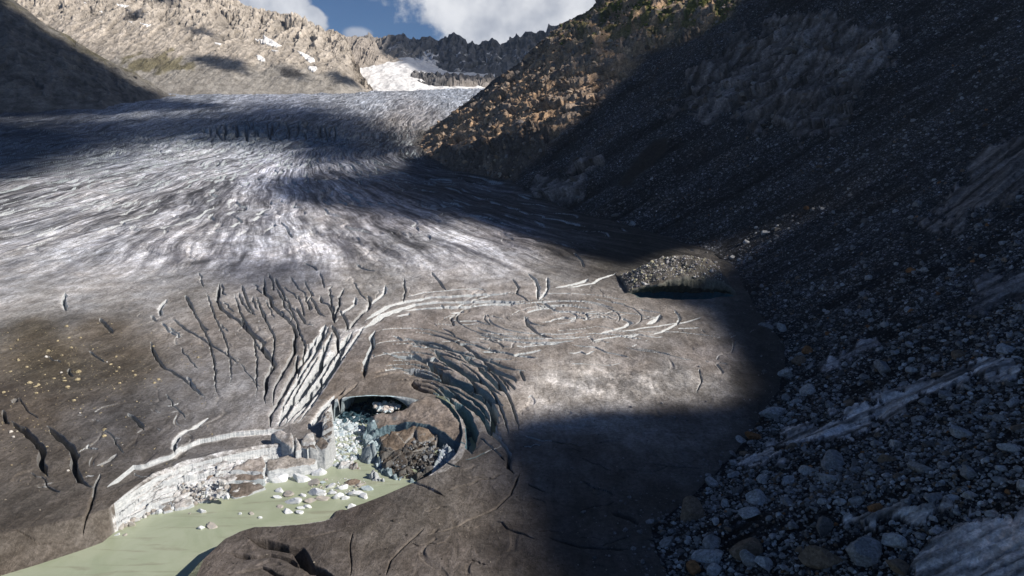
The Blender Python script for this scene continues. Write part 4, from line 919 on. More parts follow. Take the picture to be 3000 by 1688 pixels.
HERO = [ # px, py, width px, height factor, colour, label, on: s slope / g glacier
 (2586,1085,52,1.1,'grey','pointed grey boulder standing on the slope just above the long polished slab'),
 (2206,1285,50,.8,'rusty','orange-brown rusty boulder at the foot of the slope beside the dark ice edge'),
 (2259,1221,80,.6,'pale grey','long rounded pale boulder at the slope foot just above the rusty orange one'),
 (2304,1102,54,.5,'pale grey','flat pale slab-shaped boulder lying out on the edge of the dark ice'),
 (2370,1151,54,.7,'pale grey','blocky pale boulder just below the flat slab on the ice edge'),
 (2304,1168,30,.7,'grey','small grey boulder left of the blocky pale one by the ice edge'),
 (2142,1273,38,.8,'pale grey','small whitish angular boulder on the dark ice left of the rusty one'),
 (2365,1033,36,.8,'rusty','dark orange boulder at the head of the slope foot'),
 (2337,1062,40,.7,'brown','dark brown boulder lying below and left of the dark orange one'),
 (2439,1361,85,.75,'grey','large grey boulder half sunk in scree below the long polished slab'),
 (2430,1408,52,.8,'pale grey','pale angular boulder directly below the large half-sunk one'),
 (2702,1382,66,.7,'grey','grey boulder in the scree between the polished slabs on the right'),
 (2816,1273,66,.6,'pale grey','pale boulder on the slope below the right end of the long polished slab'),
 (2945,1033,66,.5,'pale grey','flat pale boulder near the right edge above the long polished slab'),
 (2028,1512,96,.85,'brown','big brown-grey boulder at the lower end of the scree beside the ice'),
 (2223,1470,84,.6,'pale grey','wide angular pale block right of the big brown-grey boulder'),
 (2306,1480,42,.9,'grey','upright grey boulder next to the wide angular pale block'),
 (2197,1508,68,.5,'pale grey','low pale boulder just under the wide angular block'),
 (2413,1555,66,1.0,'dark grey','dark squarish boulder in the middle of the lower scree'),
 (2183,1612,94,.55,'brown','reddish-brown slab boulder near the bottom edge of the scree'),
 (2080,1640,72,.7,'pale grey','rounded pale boulder at the bottom left of the scree'),
 (2090,1598,62,.7,'grey','grey boulder behind the rounded pale one at the bottom left'),
 (2406,1652,98,.8,'brown','dark brown boulder with an orange tint at the bottom of the picture'),
 (2532,1632,136,.75,'grey','biggest boulder, brown-grey and rounded, at the bottom of the scree'),
 (2612,1593,66,1.1,'pale grey','tall pale boulder leaning against the right side of the biggest one'),
 (2631,1669,86,.6,'brown','dark brown boulder under the tall pale one at the bottom edge'),
 (2030,1672,60,.7,'rusty','rusty orange boulder at the bottom left corner of the scree'),
 (2199,1646,54,1.0,'grey','upright grey boulder below the reddish-brown slab boulder'),
 (2240,1658,70,.7,'pale grey','pale boulder between the upright grey and the dark brown ones at the bottom'),
 (2090,1676,56,.7,'pale grey','pale boulder right of the rusty one at the bottom edge'),
 (2241,683,26,.7,'pale grey','sunlit pale boulder on the rib above the ice cave'),
 (2185,712,22,.6,'pale grey','pale boulder left of and below the sunlit one above the ice cave'),
 (2145,758,22,.7,'pale grey','rounded pale boulder at the right end of the gravel mound over the ice cave'),
 (2232,975,34,.8,'grey','pointed grey boulder at the upper end of the dark ice margin'),
 (2290,965,30,1.2,'pale grey','tall pale boulder right of the pointed one at the foot of the slope'),
 (2330,1180,26,.8,'pale grey','small pale boulder close under the blocky pale one by the ice edge'),
 (1850,660,24,.9,'pale grey','pale angular boulder at the tip of the scree tongue above the dark ice'),
 (1800,632,22,.7,'grey','grey boulder up the scree tongue from the pale angular one'),
 (2750,1100,40,.6,'brown','brown boulder lying on the upper end of the long polished slab'),
 (2480,215,44,.5,'pale grey','pale boulder on the polished outcrop high in the shaded slope'),
]
taken = []
for (px, py, wpx, hf, col, lab) in HERO:
    x, y, z, dp = slope_at(px, py); s = wpx*dp/FPX/2.05*1.2
    o = single_stone('boulder', px, (x, y, z+.18*s), s, col, scale=(1, .9, hf*1.15)); tag(o, lab, 'boulder')
    taken.append((px, py, wpx/2))
def scatter_slope(N):
    ni, nj = SPX.shape
    i = rs.randint(0, ni-1, N*5); j = rs.randint(0, nj-1, N*5)
    px, py = SPX[i, j], SPY[i, j]; d = SD[i, j]; dp = DEP[i, j]
    ok = (px > -30) & (px < 3040) & (py > -30) & (py < 1740) & (d > -3) & (SBED[i, j] < .18) & (dp > 10)
    ok &= (SPUR[i, j] < .5) | (rs.rand(len(i)) < .06)
    dens = .50+1.5*BAND[i, j]+.8*fbm(SX[i, j]/26, SY[i, j]/26, 4, 200)+.8*fbm((SX[i,j]*.82-SY[i,j]*.57)/70, (SX[i,j]*.57+SY[i,j]*.82)/10, 3, 201)+.5*sst(py, 700, 1000)
    ok &= (rs.rand(len(i)) < dens) & ((d > 1) | (rs.rand(len(i)) < .25))
    i, j = i[ok][:N], j[ok][:N]
    s = .26*np.exp(.62*rs.randn(len(i)))+.0*0
    s = np.where(rs.rand(len(i)) < .012, rs.uniform(.8, 1.7, len(i)), s)
    s = np.clip(s, .12, 2.2)
    dp = DEP[i, j]; wp = s*2*FPX/dp
    s = np.where(wp < 4.2, 4.2*dp/FPX/2*rs.uniform(.6, 1.35, len(i)), s); wp = s*2*FPX/dp
    jx = (SX[i, j+1]-SX[i, j])*rs.rand(len(i)); return i, j, s, wp, SX[i, j]+jx*.0, SY[i, j], SH[i, j]
def spots(N):
    i, j, s, wp, x, y, z = scatter_slope(N)
    o_ = np.argsort(-wp); i, j, s, wp, x, y, z = [a[o_] for a in (i, j, s, wp, x, y, z)]
    px, py = SPX[i, j], SPY[i, j]
    names = ['pale grey', 'grey', 'dark grey', 'brown', 'rusty']; pr = [.34, .42, .14, .085, .015]
    cn = rs.choice(5, len(i), p=pr)
    used = 0; rest = []
    for k in range(len(i)):
        if used < 215:
            if any(abs(px[k]-a) < r_*1.0+wp[k]/2 and abs(py[k]-b) < r_*.9+wp[k]/2 for a, b, r_ in taken): continue
            c = names[cn[k]]
            zone = ('lowest shaded scree' if py[k] > 1400 else 'scree below the long polished slab' if py[k] > 1180 else 'scree above the long polished slab' if py[k] > 900 else 'scree higher than the ice cave')
            o = single_stone('boulder', px[k], (x[k], y[k], z[k]+.15*s[k]), s[k], c, sub=2 if wp[k] > 24 else 1)
            tag(o, '%s angular boulder among others in the %s' % (c, zone), 'boulder', 'loose %s boulders in the %s' % (c, zone)); used += 1
            taken.append((px[k], py[k], wp[k]/2))
        else: rest.append(k)
    it = [(x[k], y[k], z[k], s[k]) for k in rest]; base = np.array([STONE_COL[names[c]] for c in cn[rest]])
    base = base*(.5+.9*rs.rand(len(rest), 1)**1.4)*(1-.25*(wp[rest] < 7))[:, None]
    rest = np.array(rest); big = wp[rest] > 9
    a = [it[q] for q in range(len(it)) if big[q]]; b = [it[q] for q in range(len(it)) if not big[q]]
    o1 = merged('scree', b, SH0, base[~big], M_stone); tag(o1, 'small grey stones covering the shaded valley slope', 'scree', kind='stuff')
    o2 = merged('coarse_scree', a, SH1, base[big], M_stone); tag(o2, 'coarse angular grey rubble spread between the larger boulders of the shaded slope', 'scree', kind='stuff')
spots(52000)


def spur_blocks(N):
    i = rs.randint(0, SPX.shape[0]-1, N*30); j = rs.randint(0, SPX.shape[1]-1, N*30); px, py = SPX[i, j], SPY[i, j]
    ok = (SPUR[i, j] > .5) & (px > 1200) & (px < 2200) & (py > -20) & (SD[i, j] > 1) & (rs.rand(len(i)) < .55+1.2*fbm(SX[i, j]/30, SY[i, j]/30, 3, 210)); i, j = i[ok][:N], j[ok][:N]
    s_ = 1.25*np.exp(.5*rs.randn(len(i))); it = [(SX[i[k], j[k]], SY[i[k], j[k]], SH[i[k], j[k]]+.1*s_[k], s_[k]) for k in range(len(i))]
    green = (rs.rand(len(i)) < sst(-SPY[i, j], -190, -20)*.35)[:, None]
    cols = np.array([(.42,.29,.19), (.34,.26,.20), (.30,.27,.25), (.20,.155,.12), (.46,.38,.30)])[rs.randint(0, 5, len(i))]*rs.uniform(.6, 1.1, (len(i), 1))
    cols = np.where(green, np.array([.09,.11,.03]), cols)
    o = merged('spur_rubble', it, SH1, cols, M_stone); tag(o, 'jumbled orange-brown blocks covering the sunlit rock spur', 'rubble', kind='stuff')
spur_blocks(6500)
def outcrop_blocks():
    it = []; cc = []
    for poly, n in ((BED[0][0], 380), (BED[6][0], 60)):
        P = np.array(poly); m = (SPX > P[:, 0].min()) & (SPX < P[:, 0].max()) & (SPY > P[:, 1].min()) & (SPY < P[:, 1].max()) & (SD > 1)
        ii, jj = np.nonzero(m); k = rs.randint(0, len(ii), n*4); ii, jj = ii[k], jj[k]
        ok = pin(SPX[ii, jj], SPY[ii, jj], poly) & (rs.rand(len(ii)) < .15+1.6*np.clip(fbm(SX[ii, jj]/25, SY[ii, jj]/25, 3, 220)+.12, 0, 1))
        for a, b in list(zip(ii[ok], jj[ok]))[:n]:
            z_ = 1.3*np.exp(.55*rs.randn()); it.append((SX[a, b], SY[a, b], SH[a, b], min(z_, 4.5))); cc.append(np.array([(.20,.18,.17), (.15,.125,.11), (.26,.25,.245), (.12,.105,.095)][rs.randint(4)])*rs.uniform(.6, 1.15))
    o = merged('outcrop_blocks', it, SH2, np.array(cc), M_stone); tag(o, 'fractured grey-brown bedrock blocks on the shaded outcrops', 'rubble', kind='stuff')
outcrop_blocks()
# stones on the brown ice at the left
def ice_z(x, y): return float(gsurf(x, y)[0])
PALE = {'yellowish': (.36,.31,.20), 'white': (.6,.58,.54)}
HS = [(247,263,18,'white','largest white stone on the brown ice at the left'),(330,347,14,'white','white stone beside the short dark crack on the brown ice'),(432,157,16,'yellowish','yellowish stone highest on the brown ice'),
 (500,215,13,'yellowish','yellowish stone at the right end of the stony brown ice'),(432,580,14,'white','white stone alone on the grey ice left of the lens-shaped crack'),(368,877,15,'white','white stone in the bend of the dark crack above the left shore'),
 (60,683,26,'white','flat white stone by the forked dark crack at the left edge'),(575,290,11,'white','small white stone right of the stony patch'),(660,745,12,'white','white stone between the lens-shaped crack and the white step'),
 (310,178,14,'yellowish','yellowish stone next to its twin near the top of the brown ice'),(715,340,12,'yellowish','yellowish stone well right of the stony patch'),(75,713,20,'white','flat pale stone under the forked dark crack at the left edge')]
for a, b, wpx, col, lab in HS:
    px, py = a*.5439, 900+b*.5439; x, y = cast([px], [py], G0); x, y = float(x[0]), float(y[0]); s = wpx*.5439*y/FPX/1.9
    o = single_stone('stone', px, (x, y, ice_z(x, y)+.2*s), s, col, sub=1, colv=PALE[col]); tag(o, lab, 'stone')
px = rs.uniform(0, 640, 900); py = 940+rs.gamma(2.2, 75, 900)
kk = (rs.rand(900) < np.exp(-((px-200)/260)**2)+.1) & (py < 1420)
x, y = cast(px[kk], py[kk], G0); zz = gsurf(x, y); n_ = len(x)
s = .16*np.exp(.45*rs.randn(n_)); o_ = np.argsort(-s)
for k in o_[:36]:
    lab = 'small yellowish stone scattered on the brown ice at the left'
    o = single_stone('stone', 0, (x[k], y[k], zz[k]+.05), s[k]*1.5, 'yellowish', sub=1, colv=PALE['yellowish']); tag(o, lab, 'stone', 'small yellowish stones scattered on the brown ice')
it = [(x[k], y[k], zz[k], s[k]) for k in o_[36:]]
o = merged('gravel', it, SH0, np.array([PALE['yellowish']]*len(it)), M_stone); tag(o, 'fine yellowish gravel strewn over the brown ice', 'gravel', kind='stuff')
px = rs.uniform(0, 1850, 2600); py = rs.uniform(860, 1688, 2600); x, y = cast(px, py, G0); zz = gsurf(x, y); hp = sdist(x, y, TP)
k_ = [(x[k], y[k], zz[k], .07*np.exp(.55*rs.randn())) for k in range(2600) if hp[k] < -1]
o = merged('ice_grit', k_, SH0, np.array([((.05,.045,.04), (.30,.27,.22))[rs.rand() < .25] for _ in k_]), M_stone); tag(o, 'dark grit and specks scattered over the dirty ice', 'grit', kind='stuff')
# dark grit on the shaded ice margin
px = rs.uniform(1650, 2310, 6000); py = rs.uniform(640, 1688, 6000); x, y = cast(px, py, G0); zz = gsurf(x, y); dq = sdist(x, y, footpoly)
k_ = [(x[k], y[k], zz[k], .17*np.exp(.6*rs.randn())) for k in range(6000) if -40 < dq[k] < 2 and rs.rand() < np.exp(dq[k]/5)+.05]
o = merged('grit', k_, SH0, np.array([(.2,.2,.205)]*len(k_))*rs.uniform(.4, 1.2, (len(k_), 1)), M_stone); tag(o, 'scattered stones on the dark ice along the foot of the slope', 'stones', kind='stuff')

# ------------------------------------------------------------------ ice pieces
def slab(name, pts, alb, ice=1.0, blue=.15, res=.3, bumpa=.25, wob=.35, base=-1.2, label=None, cat='ice block', edge=.25, kind=None, rough=None, group=None, mat=None):
    """a broken piece of glacier: outline corners given as (px, py, height)"""
    P = []
    for px, py, z in pts:
        a, b = onz([px], [py], z); P.append((float(a[0]), float(b[0]), z))
    P = np.array(P); x0, y0 = P[:, 0].min()-.8, P[:, 1].min()-.8; x1, y1 = P[:, 0].max()+.8, P[:, 1].max()+.8
    xs = np.arange(x0, x1, res); ys = np.arange(y0, y1, res); X, Y = np.meshgrid(xs, ys)
    s = sdist(X, Y, P[:, :2])+wob*fbm(X/1.7, Y/1.7, 3, len(pts)+int(pts[0][0]))
    w_ = 0; zt = 0
    for p in P:
        q = 1/((X-p[0])**2+(Y-p[1])**2+.6)**1.3; w_ = w_+q; zt = zt+q*p[2]
    zt = zt/w_+bumpa*fbm(X/2.2, Y/2.2, 4, int(pts[0][1]))+.25*bumpa*3*fbm(X/7, Y/7, 2, 5)
    if rough is not None:
        f1, e1 = facet(X/rough[0], Y/rough[0], int(pts[0][0])); zt = zt+(f1-.5)*rough[1]-(1-sst(e1, 0, .15))*rough[1]*.4
    t = sst(s, -edge, edge*.4); Z = base+(zt-base)*t-.15*(1-sst(s, .1, .9))*t
    k = s > -edge-res; k = k[:-1, :-1] | k[1:, 1:]
    c = np.array(alb)*(1+.5*fbm(X/1.2, Y/1.2, 5, 9, .62)+.3*fbm(X/5, Y/5, 3, 11))[..., None]
    V, F, at = compact(np.stack([X, Y, Z], -1).reshape(-1, 3), gridF(*X.shape, k), dict(alb=c.reshape(-1, 3), ice=np.full(X.size, ice), blue=np.full(X.size, blue)))
    o = mesh_np(name, V, F, mat or M_ice, at)
    if kind: tag(o, kind=kind)
    if label: tag(o, label, cat, group)
    return o
DIRT = (.19,.165,.145); DIRT2 = (.13,.11,.095); CLEAN = (.66,.67,.68)
def zz1(l): return [(200+a*.406, 1100+b*.406, z) for a, b, z in l]
def up(l, d): return [(a, b, c+d) for a, b, c in l]
def zz2(l): return [(700+a*.4196, 1080+b*.4196, z) for a, b, z in l]
slab('ice_block', zz1([(1430,605,3.6),(1560,575,3.6),(1700,548,3.4),(1770,560,3.2),(1792,600,2.8),(1785,640,2.5),(1600,665,2.5),(1440,690,2.6),(1420,650,3.0)]), (.42,.40,.38), 1, .1, label='long white ice block with a dusty top at the end of the left shore cliff', bumpa=.2)
slab('ice_block', zz1([(1300,600,4.4),(1400,580,4.3),(1430,640,3.2),(1410,700,2.6),(1300,690,2.8),(1160,690,3.0),(1200,640,3.9)]), (.36,.33,.31), 1, .12, label='blocky pale ice step left of the long white ice block', bumpa=.3)
slab('ice_block', zz1([(1150,712,2.3),(1280,698,2.5),(1400,704,2.4),(1422,750,1.7),(1300,757,1.6),(1160,762,1.7)]), (.30,.26,.23), 1, .35, label='grey-topped ice slab with a bluish rim behind the brown block on the shore', bumpa=.15)
slab('ice_block', zz1([(1160,772,1.5),(1290,764,1.7),(1385,770,1.6),(1420,795,1.0),(1390,825,.35),(1290,868,.25),(1190,886,.35),(1158,850,.8)]), DIRT, .9, .2, label='big brown ice block lying at the water edge below the left cliff', bumpa=.15, edge=.2)
slab('ice_block', zz1([(990,712,2.6),(1065,700,2.7),(1072,750,1.9),(1060,765,1.7),(995,762,1.8)]), (.27,.22,.18), .9, .2, label='small square brown-topped ice block set in the cliff rubble', bumpa=.12, edge=.2)
slab('ice_block', zz1([(760,912,1.6),(830,872,2.0),(890,878,1.9),(912,915,1.0),(860,955,.35),(770,970,.3),(752,940,.7)]), (.5,.49,.48), 1, .1, label='large rounded white ice block at the water edge below the middle of the cliff', bumpa=.15)
slab('ice_block', zz1([(680,960,1.0),(740,925,1.5),(755,975,.3),(690,990,.3)]), (.42,.39,.36), 1, .1, label='small grey ice block touching the left side of the large rounded one', bumpa=.15, res=.2)
slab('ice_block', zz1([(595,975,.9),(640,950,1.1),(680,962,.8),(670,992,.2),(600,1000,.2)]), (.5,.48,.46), 1, .1, label='low white ice block leftmost of the three under the cliff middle', bumpa=.15, res=.2)
slab('ice_block', zz1([(910,890,.9),(960,868,1.2),(1020,880,1.0),(1028,910,.3),(950,920,.2)]), (.5,.46,.42), 1, .15, label='broken dusty ice block right of the large rounded one', bumpa=.25, res=.2)
# pinnacles between the fan of crevasses and the crater
slab('ice_pinnacle', up(zz2([(560,430,6.8),(600,290,8.2),(640,290,8.2),(655,340,7.4),(660,430,6.0),(640,540,4.0),(600,600,2.6),(500,590,3.0),(470,570,3.6),(520,480,5.4)]), 1.4), DIRT, .8, .15, label='tall brown ice pinnacle on the left rim of the crater', cat='ice pinnacle', bumpa=.8, rough=(3.5, 1.6), res=.25)
slab('ice_pinnacle', up(zz2([(430,500,5.2),(470,445,6.4),(520,440,6.4),(530,500,5.2),(500,560,3.6),(450,568,3.4)]), 1.4), (.45,.44,.43), .9, .1, label='whitish ice pinnacle left of the tall brown one', cat='ice pinnacle', bumpa=.5, res=.25)
slab('ice_pinnacle', up(zz2([(215,455,5.6),(290,420,6.8),(370,440,6.6),(385,500,5.2),(380,565,4.0),(300,520,4.8)]), 1.4), (.36,.34,.33), .9, .1, label='domed grey ice hump where the crevasse fan meets the shore cliff', cat='ice hump', bumpa=.4, res=.25)
slab('ice_pinnacle', up(zz2([(395,470,5.6),(425,500,5.0),(440,570,3.6),(395,575,3.8)]), 1.4), (.6,.6,.6), .9, .1, label='narrow white ice fin between the grey hump and the whitish pinnacle', cat='ice fin', bumpa=.5, res=.2)
# collapsed roof in the crater
slab('collapsed_ice_roof', zz2([(912,330,3.6),(1000,305,5.2),(1130,290,6.0),(1225,225,7.2),(1300,190,7.4),(1390,205,7.0),(1460,265,6.6),(1530,350,5.8),(1555,430,4.4),(1550,520,3.0),(1500,500,3.6),(1420,440,4.6),(1320,390,5.2),(1210,372,5.2),(1080,392,3.6),(960,420,2.6)]), (.25,.215,.19), 1, .8, res=.28, bumpa=.35, label='curved brown slab of collapsed ice roof lying across the crater', cat='ice slab')
slab('ice_block', zz2([(975,470,2.6),(1060,430,3.6),(1180,395,4.0),(1300,415,3.8),(1390,470,3.0),(1370,520,2.0),(1260,560,1.6),(1120,585,1.5),(1010,560,1.8)]), (.17,.135,.105), .35, .3, label='tilted brown ice slab with light streaks inside the crater', bumpa=.5, rough=(5, 1.0), res=.25)
slab('ice_block', zz2([(975,590,2.2),(1060,575,2.4),(1200,560,2.4),(1330,560,2.0),(1400,620,1.4),(1360,720,.8),(1270,775,.4),(1130,750,.6),(1010,690,1.0)]), (.085,.072,.06), .15, .4, label='broken dark debris-covered ice mass in the right half of the crater', bumpa=.9, rough=(3.2, 1.4), res=.22)
slab('ice_block', zz2([(845,630,.8),(860,560,2.2),(905,512,4.2),(940,520,4.4),(965,570,3.0),(960,610,1.6),(900,650,.6)]), (.17,.16,.15), 1, .5, label='upright dark-topped ice block in the middle of the crater mouth', bumpa=.3, rough=(2, .8), res=.2)
slab('ice_block', zz2([(860,470,1.4),(900,380,3.4),(950,365,3.6),(985,440,2.4),(1000,520,1.6),(960,560,1.0),(880,540,.8)]), (.40,.50,.55), 1, .75, label='blue ice block under the left end of the collapsed roof slab', bumpa=.7, rough=(1.8, 1.2), res=.22)
slab('ice_block', zz2([(950,610,1.4),(985,620,1.6),(1060,700,1.0),(1180,760,.7),(1290,790,.5),(1270,800,.1),(1120,790,.1),(1000,740,.1),(940,670,.3)]), (.38,.47,.52), 1, .7, label='ragged blue ice edge along the front of the dark crater debris', bumpa=.6, rough=(1.4, 1.0), res=.2)
slab('ice_block', zz2([(1400,560,2.6),(1450,535,3.4),(1500,550,3.4),(1520,620,2.6),(1460,690,1.4),(1360,760,.8),(1310,770,.6),(1350,700,1.2),(1395,640,1.8)]), (.46,.49,.53), 1, .45, label='heap of whitish ice against the right wall of the crater', bumpa=.8, rough=(1.6, 1.5), res=.2)
slab('ice_block', zz2([(690,690,.4),(710,640,1.4),(760,620,1.6),(800,640,1.0),(790,690,.3)]), (.62,.62,.62), 1, .1, label='white ice block on the water in the crater mouth', bumpa=.5, rough=(1.4, .7), res=.18)
slab('ice_block', zz2([(750,690,.3),(765,650,1.4),(820,645,1.6),(850,690,.5),(800,705,.1)]), (.25,.18,.13), .6, .2, label='brown ice lump right of the white block in the crater mouth', bumpa=.4, rough=(1.2, .7), res=.18)
slab('ice_block', zz2([(905,740,.8),(920,690,2.2),(940,675,2.6),(960,710,2.0),(1000,745,1.0),(1015,785,.2),(930,780,.2)]), (.64,.65,.67), 1, .2, label='pointed white ice pinnacle standing in the water before the crater', bumpa=.5, rough=(1.2, 1.1), res=.16)
slab('ice_block', zz2([(735,795,.3),(760,765,.9),(810,755,1.0),(850,775,.6),(830,810,.1),(770,818,.1)]), (.24,.19,.15), .5, .1, label='brown dirt-covered ice floe among the white ones', bumpa=.3, res=.18, edge=.5)

M_block, _nt, _p = new_mat('clean_ice'); 
def clean_ice():
    nt, p = _nt, _p; P = pos(nt); a = attr(nt, 'alb'); n = noise_(nt, P, 1.4, 5, .6)
    nt.links.new(mixc(nt, 1.0, a, mixc(nt, rng_(nt, n, .35, .7), (.80,.84,.88), (1.05,1.04,1.03)), 'MULTIPLY'), p.inputs['Base Color'])
    p.inputs['Roughness'].default_value = .5; p.inputs['Specular IOR Level'].default_value = .3
    bump(nt, p, n, .6, .2)
clean_ice()
ICEC = {'white': (.76,.77,.78), 'dusty': (.48,.44,.39), 'bluish': (.50,.57,.60)}
FL = [(285,850,55,25,'white','white floe leftmost of the cluster near the shore block'),(268,890,52,36,'white','chunky white floe below the leftmost one of the cluster'),(340,873,78,22,'dusty','flat grey floe between the chunky one and the longest one'),(380,915,104,60,'white','longest slanting white floe of the cluster'),(450,880,40,30,'white','small white floe above the right end of the longest one'),
 (500,915,84,32,'dusty','flat dusty floe right of the longest one'),(545,860,98,52,'white','broad white floe in the middle of the cluster'),(590,905,68,26,'dusty','brownish flat floe below the broad one'),(432,965,46,34,'white','white floe in the lower pair, the left one'),(480,955,38,46,'white','upright white floe in the lower pair, the right one'),
 (430,998,52,22,'white','low white floe under the lower pair'),(340,997,58,22,'white','low white floe left of and below the longest one'),(290,965,42,10,'dusty','thin dusty floe by itself left of the low ones'),(788,955,44,52,'white','pointed white floe alone in front of the near bank'),(148,1035,26,24,'white','tiny white floe far left in the channel'),(85,1010,36,12,'dusty','thin dusty floe far left in the channel'),
 (10,1005,26,36,'white','upright white floe far left of the cluster'),(695,885,52,50,'white','tall white floe right of the brownish flat one'),(820,870,80,38,'white','wide white floe near the right end of the cluster'),(745,900,42,30,'white','small white floe between the tall and the wide one'),(875,890,62,30,'white','rightmost low white floe of the cluster'),(895,825,72,60,'bluish','bluish white floe at the right end of the cluster'),
 (720,825,74,36,'white','white floe in front of the brown dirt-covered one'),(850,808,62,22,'dusty','grey floe left of the bluish one'),(600,875,30,20,'white','tiny white floe right of the broad one'),(650,865,44,34,'white','white floe between the broad and the tall one'),(530,795,84,28,'dusty','flat pale floe above the broad one'),(440,765,112,54,'white','large jagged white floe beside the end of the shore block'),
 (415,735,70,34,'white','white floe just behind the large jagged one'),(270,765,124,60,'white','crumbled white ice heap at the foot of the long shore block'),(560,715,84,68,'white','big white ice lump at the corner of the long shore block'),(640,820,52,28,'white','white floe in the middle of the fine brash'),(585,790,50,24,'bluish','bluish floe at the left of the fine brash'),(765,405,60,50,'bluish','pale blue ice lump under the cave arch')]
FL1 = [(965,975,54,34,'white','bright white floe floating below the large rounded shore block'),(962,1095,46,32,'white','white floe alone in mid channel'),(1032,1083,74,20,'dusty','flat brown floe right of the white one in mid channel'),(875,995,22,12,'dusty','tiny brown floe below the large rounded shore block'),(450,1070,64,36,'dusty','rounded grey ice block at the left foot of the cliff'),
 (378,1085,74,40,'dusty','pale angular ice block at the very left foot of the cliff'),(355,1145,38,16,'white','small white stone-like ice piece on the brown spit'),(410,1147,32,12,'dusty','small dark ice piece on the brown spit'),(1388,1022,26,22,'white','tiny white floe in front of the main cluster'),(1240,990,36,46,'white','upright white floe left of the main cluster')]
def floe(px, py, wpx, hpx, col, lab, grp='ice floes in the green water'):
    a, b = onz([px], [py+hpx*.3]); x, y = float(a[0]), float(b[0]); dp = y*cp_+CAMZ*sp_; s = wpx*dp/FPX/2.0*1.28
    h = max(.35, min(1.3, hpx/wpx*1.45))
    o = single_stone('ice_floe', px, (x, y, .10*s), s, col, sub=2, mat=M_block, colv=ICEC[col], rz=rs.uniform(-.4, .4), scale=(1, .8, h)); tag(o, lab, 'ice floe')
seen = set()
for a, b, w_, h_, c_, l_ in FL: floe(700+a*.4196, 1080+b*.4196, w_*.4196, h_*.4196, c_, l_)
for a, b, w_, h_, c_, l_ in FL1:
    if l_.startswith('upright'): continue
    floe(200+a*.406, 1100+b*.406, w_*.406, h_*.406, c_, l_)
def brash(name, poly, n, smin, smax, lab, cols, z=0.0, shapes=SH1, seed=5):
    r = np.random.RandomState(seed); P = np.array(poly); it = []; cc = []
    while len(it) < n:
        px, py = r.uniform(P[:, 0].min(), P[:, 0].max()), r.uniform(P[:, 1].min(), P[:, 1].max())
        if not pin(np.array([px]), np.array([py]), poly)[0]: continue
        zz_ = z(px, py) if callable(z) else z
        a, b = onz([px], [py], zz_); it.append((float(a[0]), float(b[0]), zz_, smin*(smax/smin)**(r.rand()**2.2)))
        cc.append(np.array(cols[r.randint(len(cols))])*r.uniform(.8, 1.1))
    o = merged(name, it, shapes, np.array(cc), M_block); tag(o, lab, 'brash ice', kind='stuff')
brash('brash_ice', z2([(650,400),(680,360),(780,340),(880,350),(880,420),(900,520),(850,560),(840,630),(700,680),(640,690),(540,700),(560,640),(650,560)]), 900, .12, .9, 'fine white brash ice filling the crater mouth', [ICEC['white'], ICEC['bluish'], (.62,.66,.68)], seed=3)
brash('cavity_shade_ice', z2([(672,375),(740,300),(850,240),(960,210),(1130,200),(1190,240),(1120,290),(950,340),(900,380)]), 420, .4, 1.6, 'broken ice coloured near black for the shade inside the cave', [(.025,.06,.08), (.015,.04,.055), (.05,.10,.13)], seed=13)  # near-black filler, the cave's shade put into its colour
brash('gap_shade_ice', z2([(1470,300),(1560,380),(1600,470),(1590,560),(1540,620),(1545,500),(1520,400)]), 160, .4, 1.5, 'broken ice coloured dark for shade between the collapsed slab and right crater wall', [(.07,.13,.16), (.05,.09,.11), (.12,.2,.24)], seed=14)  # filler ice coloured dark to make the gap read as shade
brash('arch_foot_brash', z2([(655,380),(760,360),(860,400),(760,470),(660,470)]), 120, .3, 1.1, 'pale blue-grey ice lumps crowding the foot of the arch', [(.5,.58,.62), (.6,.64,.66)], seed=21)
brash('drifting_brash', z2([(470,800),(560,780),(680,760),(860,770),(900,800),(780,870),(680,880),(560,870),(500,840)]), 150, .1, .45, 'fine drifting brash between the larger floes', [ICEC['white'], ICEC['dusty']], seed=4)
brash('shore_rubble', z1([(330,1040),(450,950),(600,860),(760,800),(900,770),(1130,760),(1160,880),(1040,900),(900,930),(760,975),(600,1000),(440,1075),(340,1110)]), 420, .15, 1.0, 'broken white ice rubble piled along the foot of the left cliff', [ICEC['white'], (.55,.54,.52), (.40,.36,.32)], z=lambda px, py: .2+2.2*np.clip((1478-py-(565-px)*.22)/60., 0, 1), seed=6)
brash('cave_rubble', z2([(940,240),(1040,215),(1110,240),(1135,285),(1070,300),(960,325)]), 90, .35, 1.0, 'heap of white and pinkish broken ice under the cave arch', [ICEC['white'], (.62,.55,.50), (.6,.68,.72)], z=lambda px, py: 3.2, seed=8)
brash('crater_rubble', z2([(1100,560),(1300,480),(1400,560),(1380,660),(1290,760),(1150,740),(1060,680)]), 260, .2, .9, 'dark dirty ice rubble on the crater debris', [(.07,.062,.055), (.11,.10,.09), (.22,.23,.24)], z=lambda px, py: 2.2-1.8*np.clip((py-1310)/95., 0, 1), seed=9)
brash('right_rubble', z2([(1400,570),(1450,540),(1510,560),(1510,630),(1440,700),(1340,760),(1310,765),(1370,690)]), 160, .2, .8, 'broken whitish ice at the right wall of the crater', [(.5,.55,.6), (.6,.63,.67)], z=lambda px, py: 3.0-2.2*np.clip((py-1310)/90., 0, 1), seed=10)

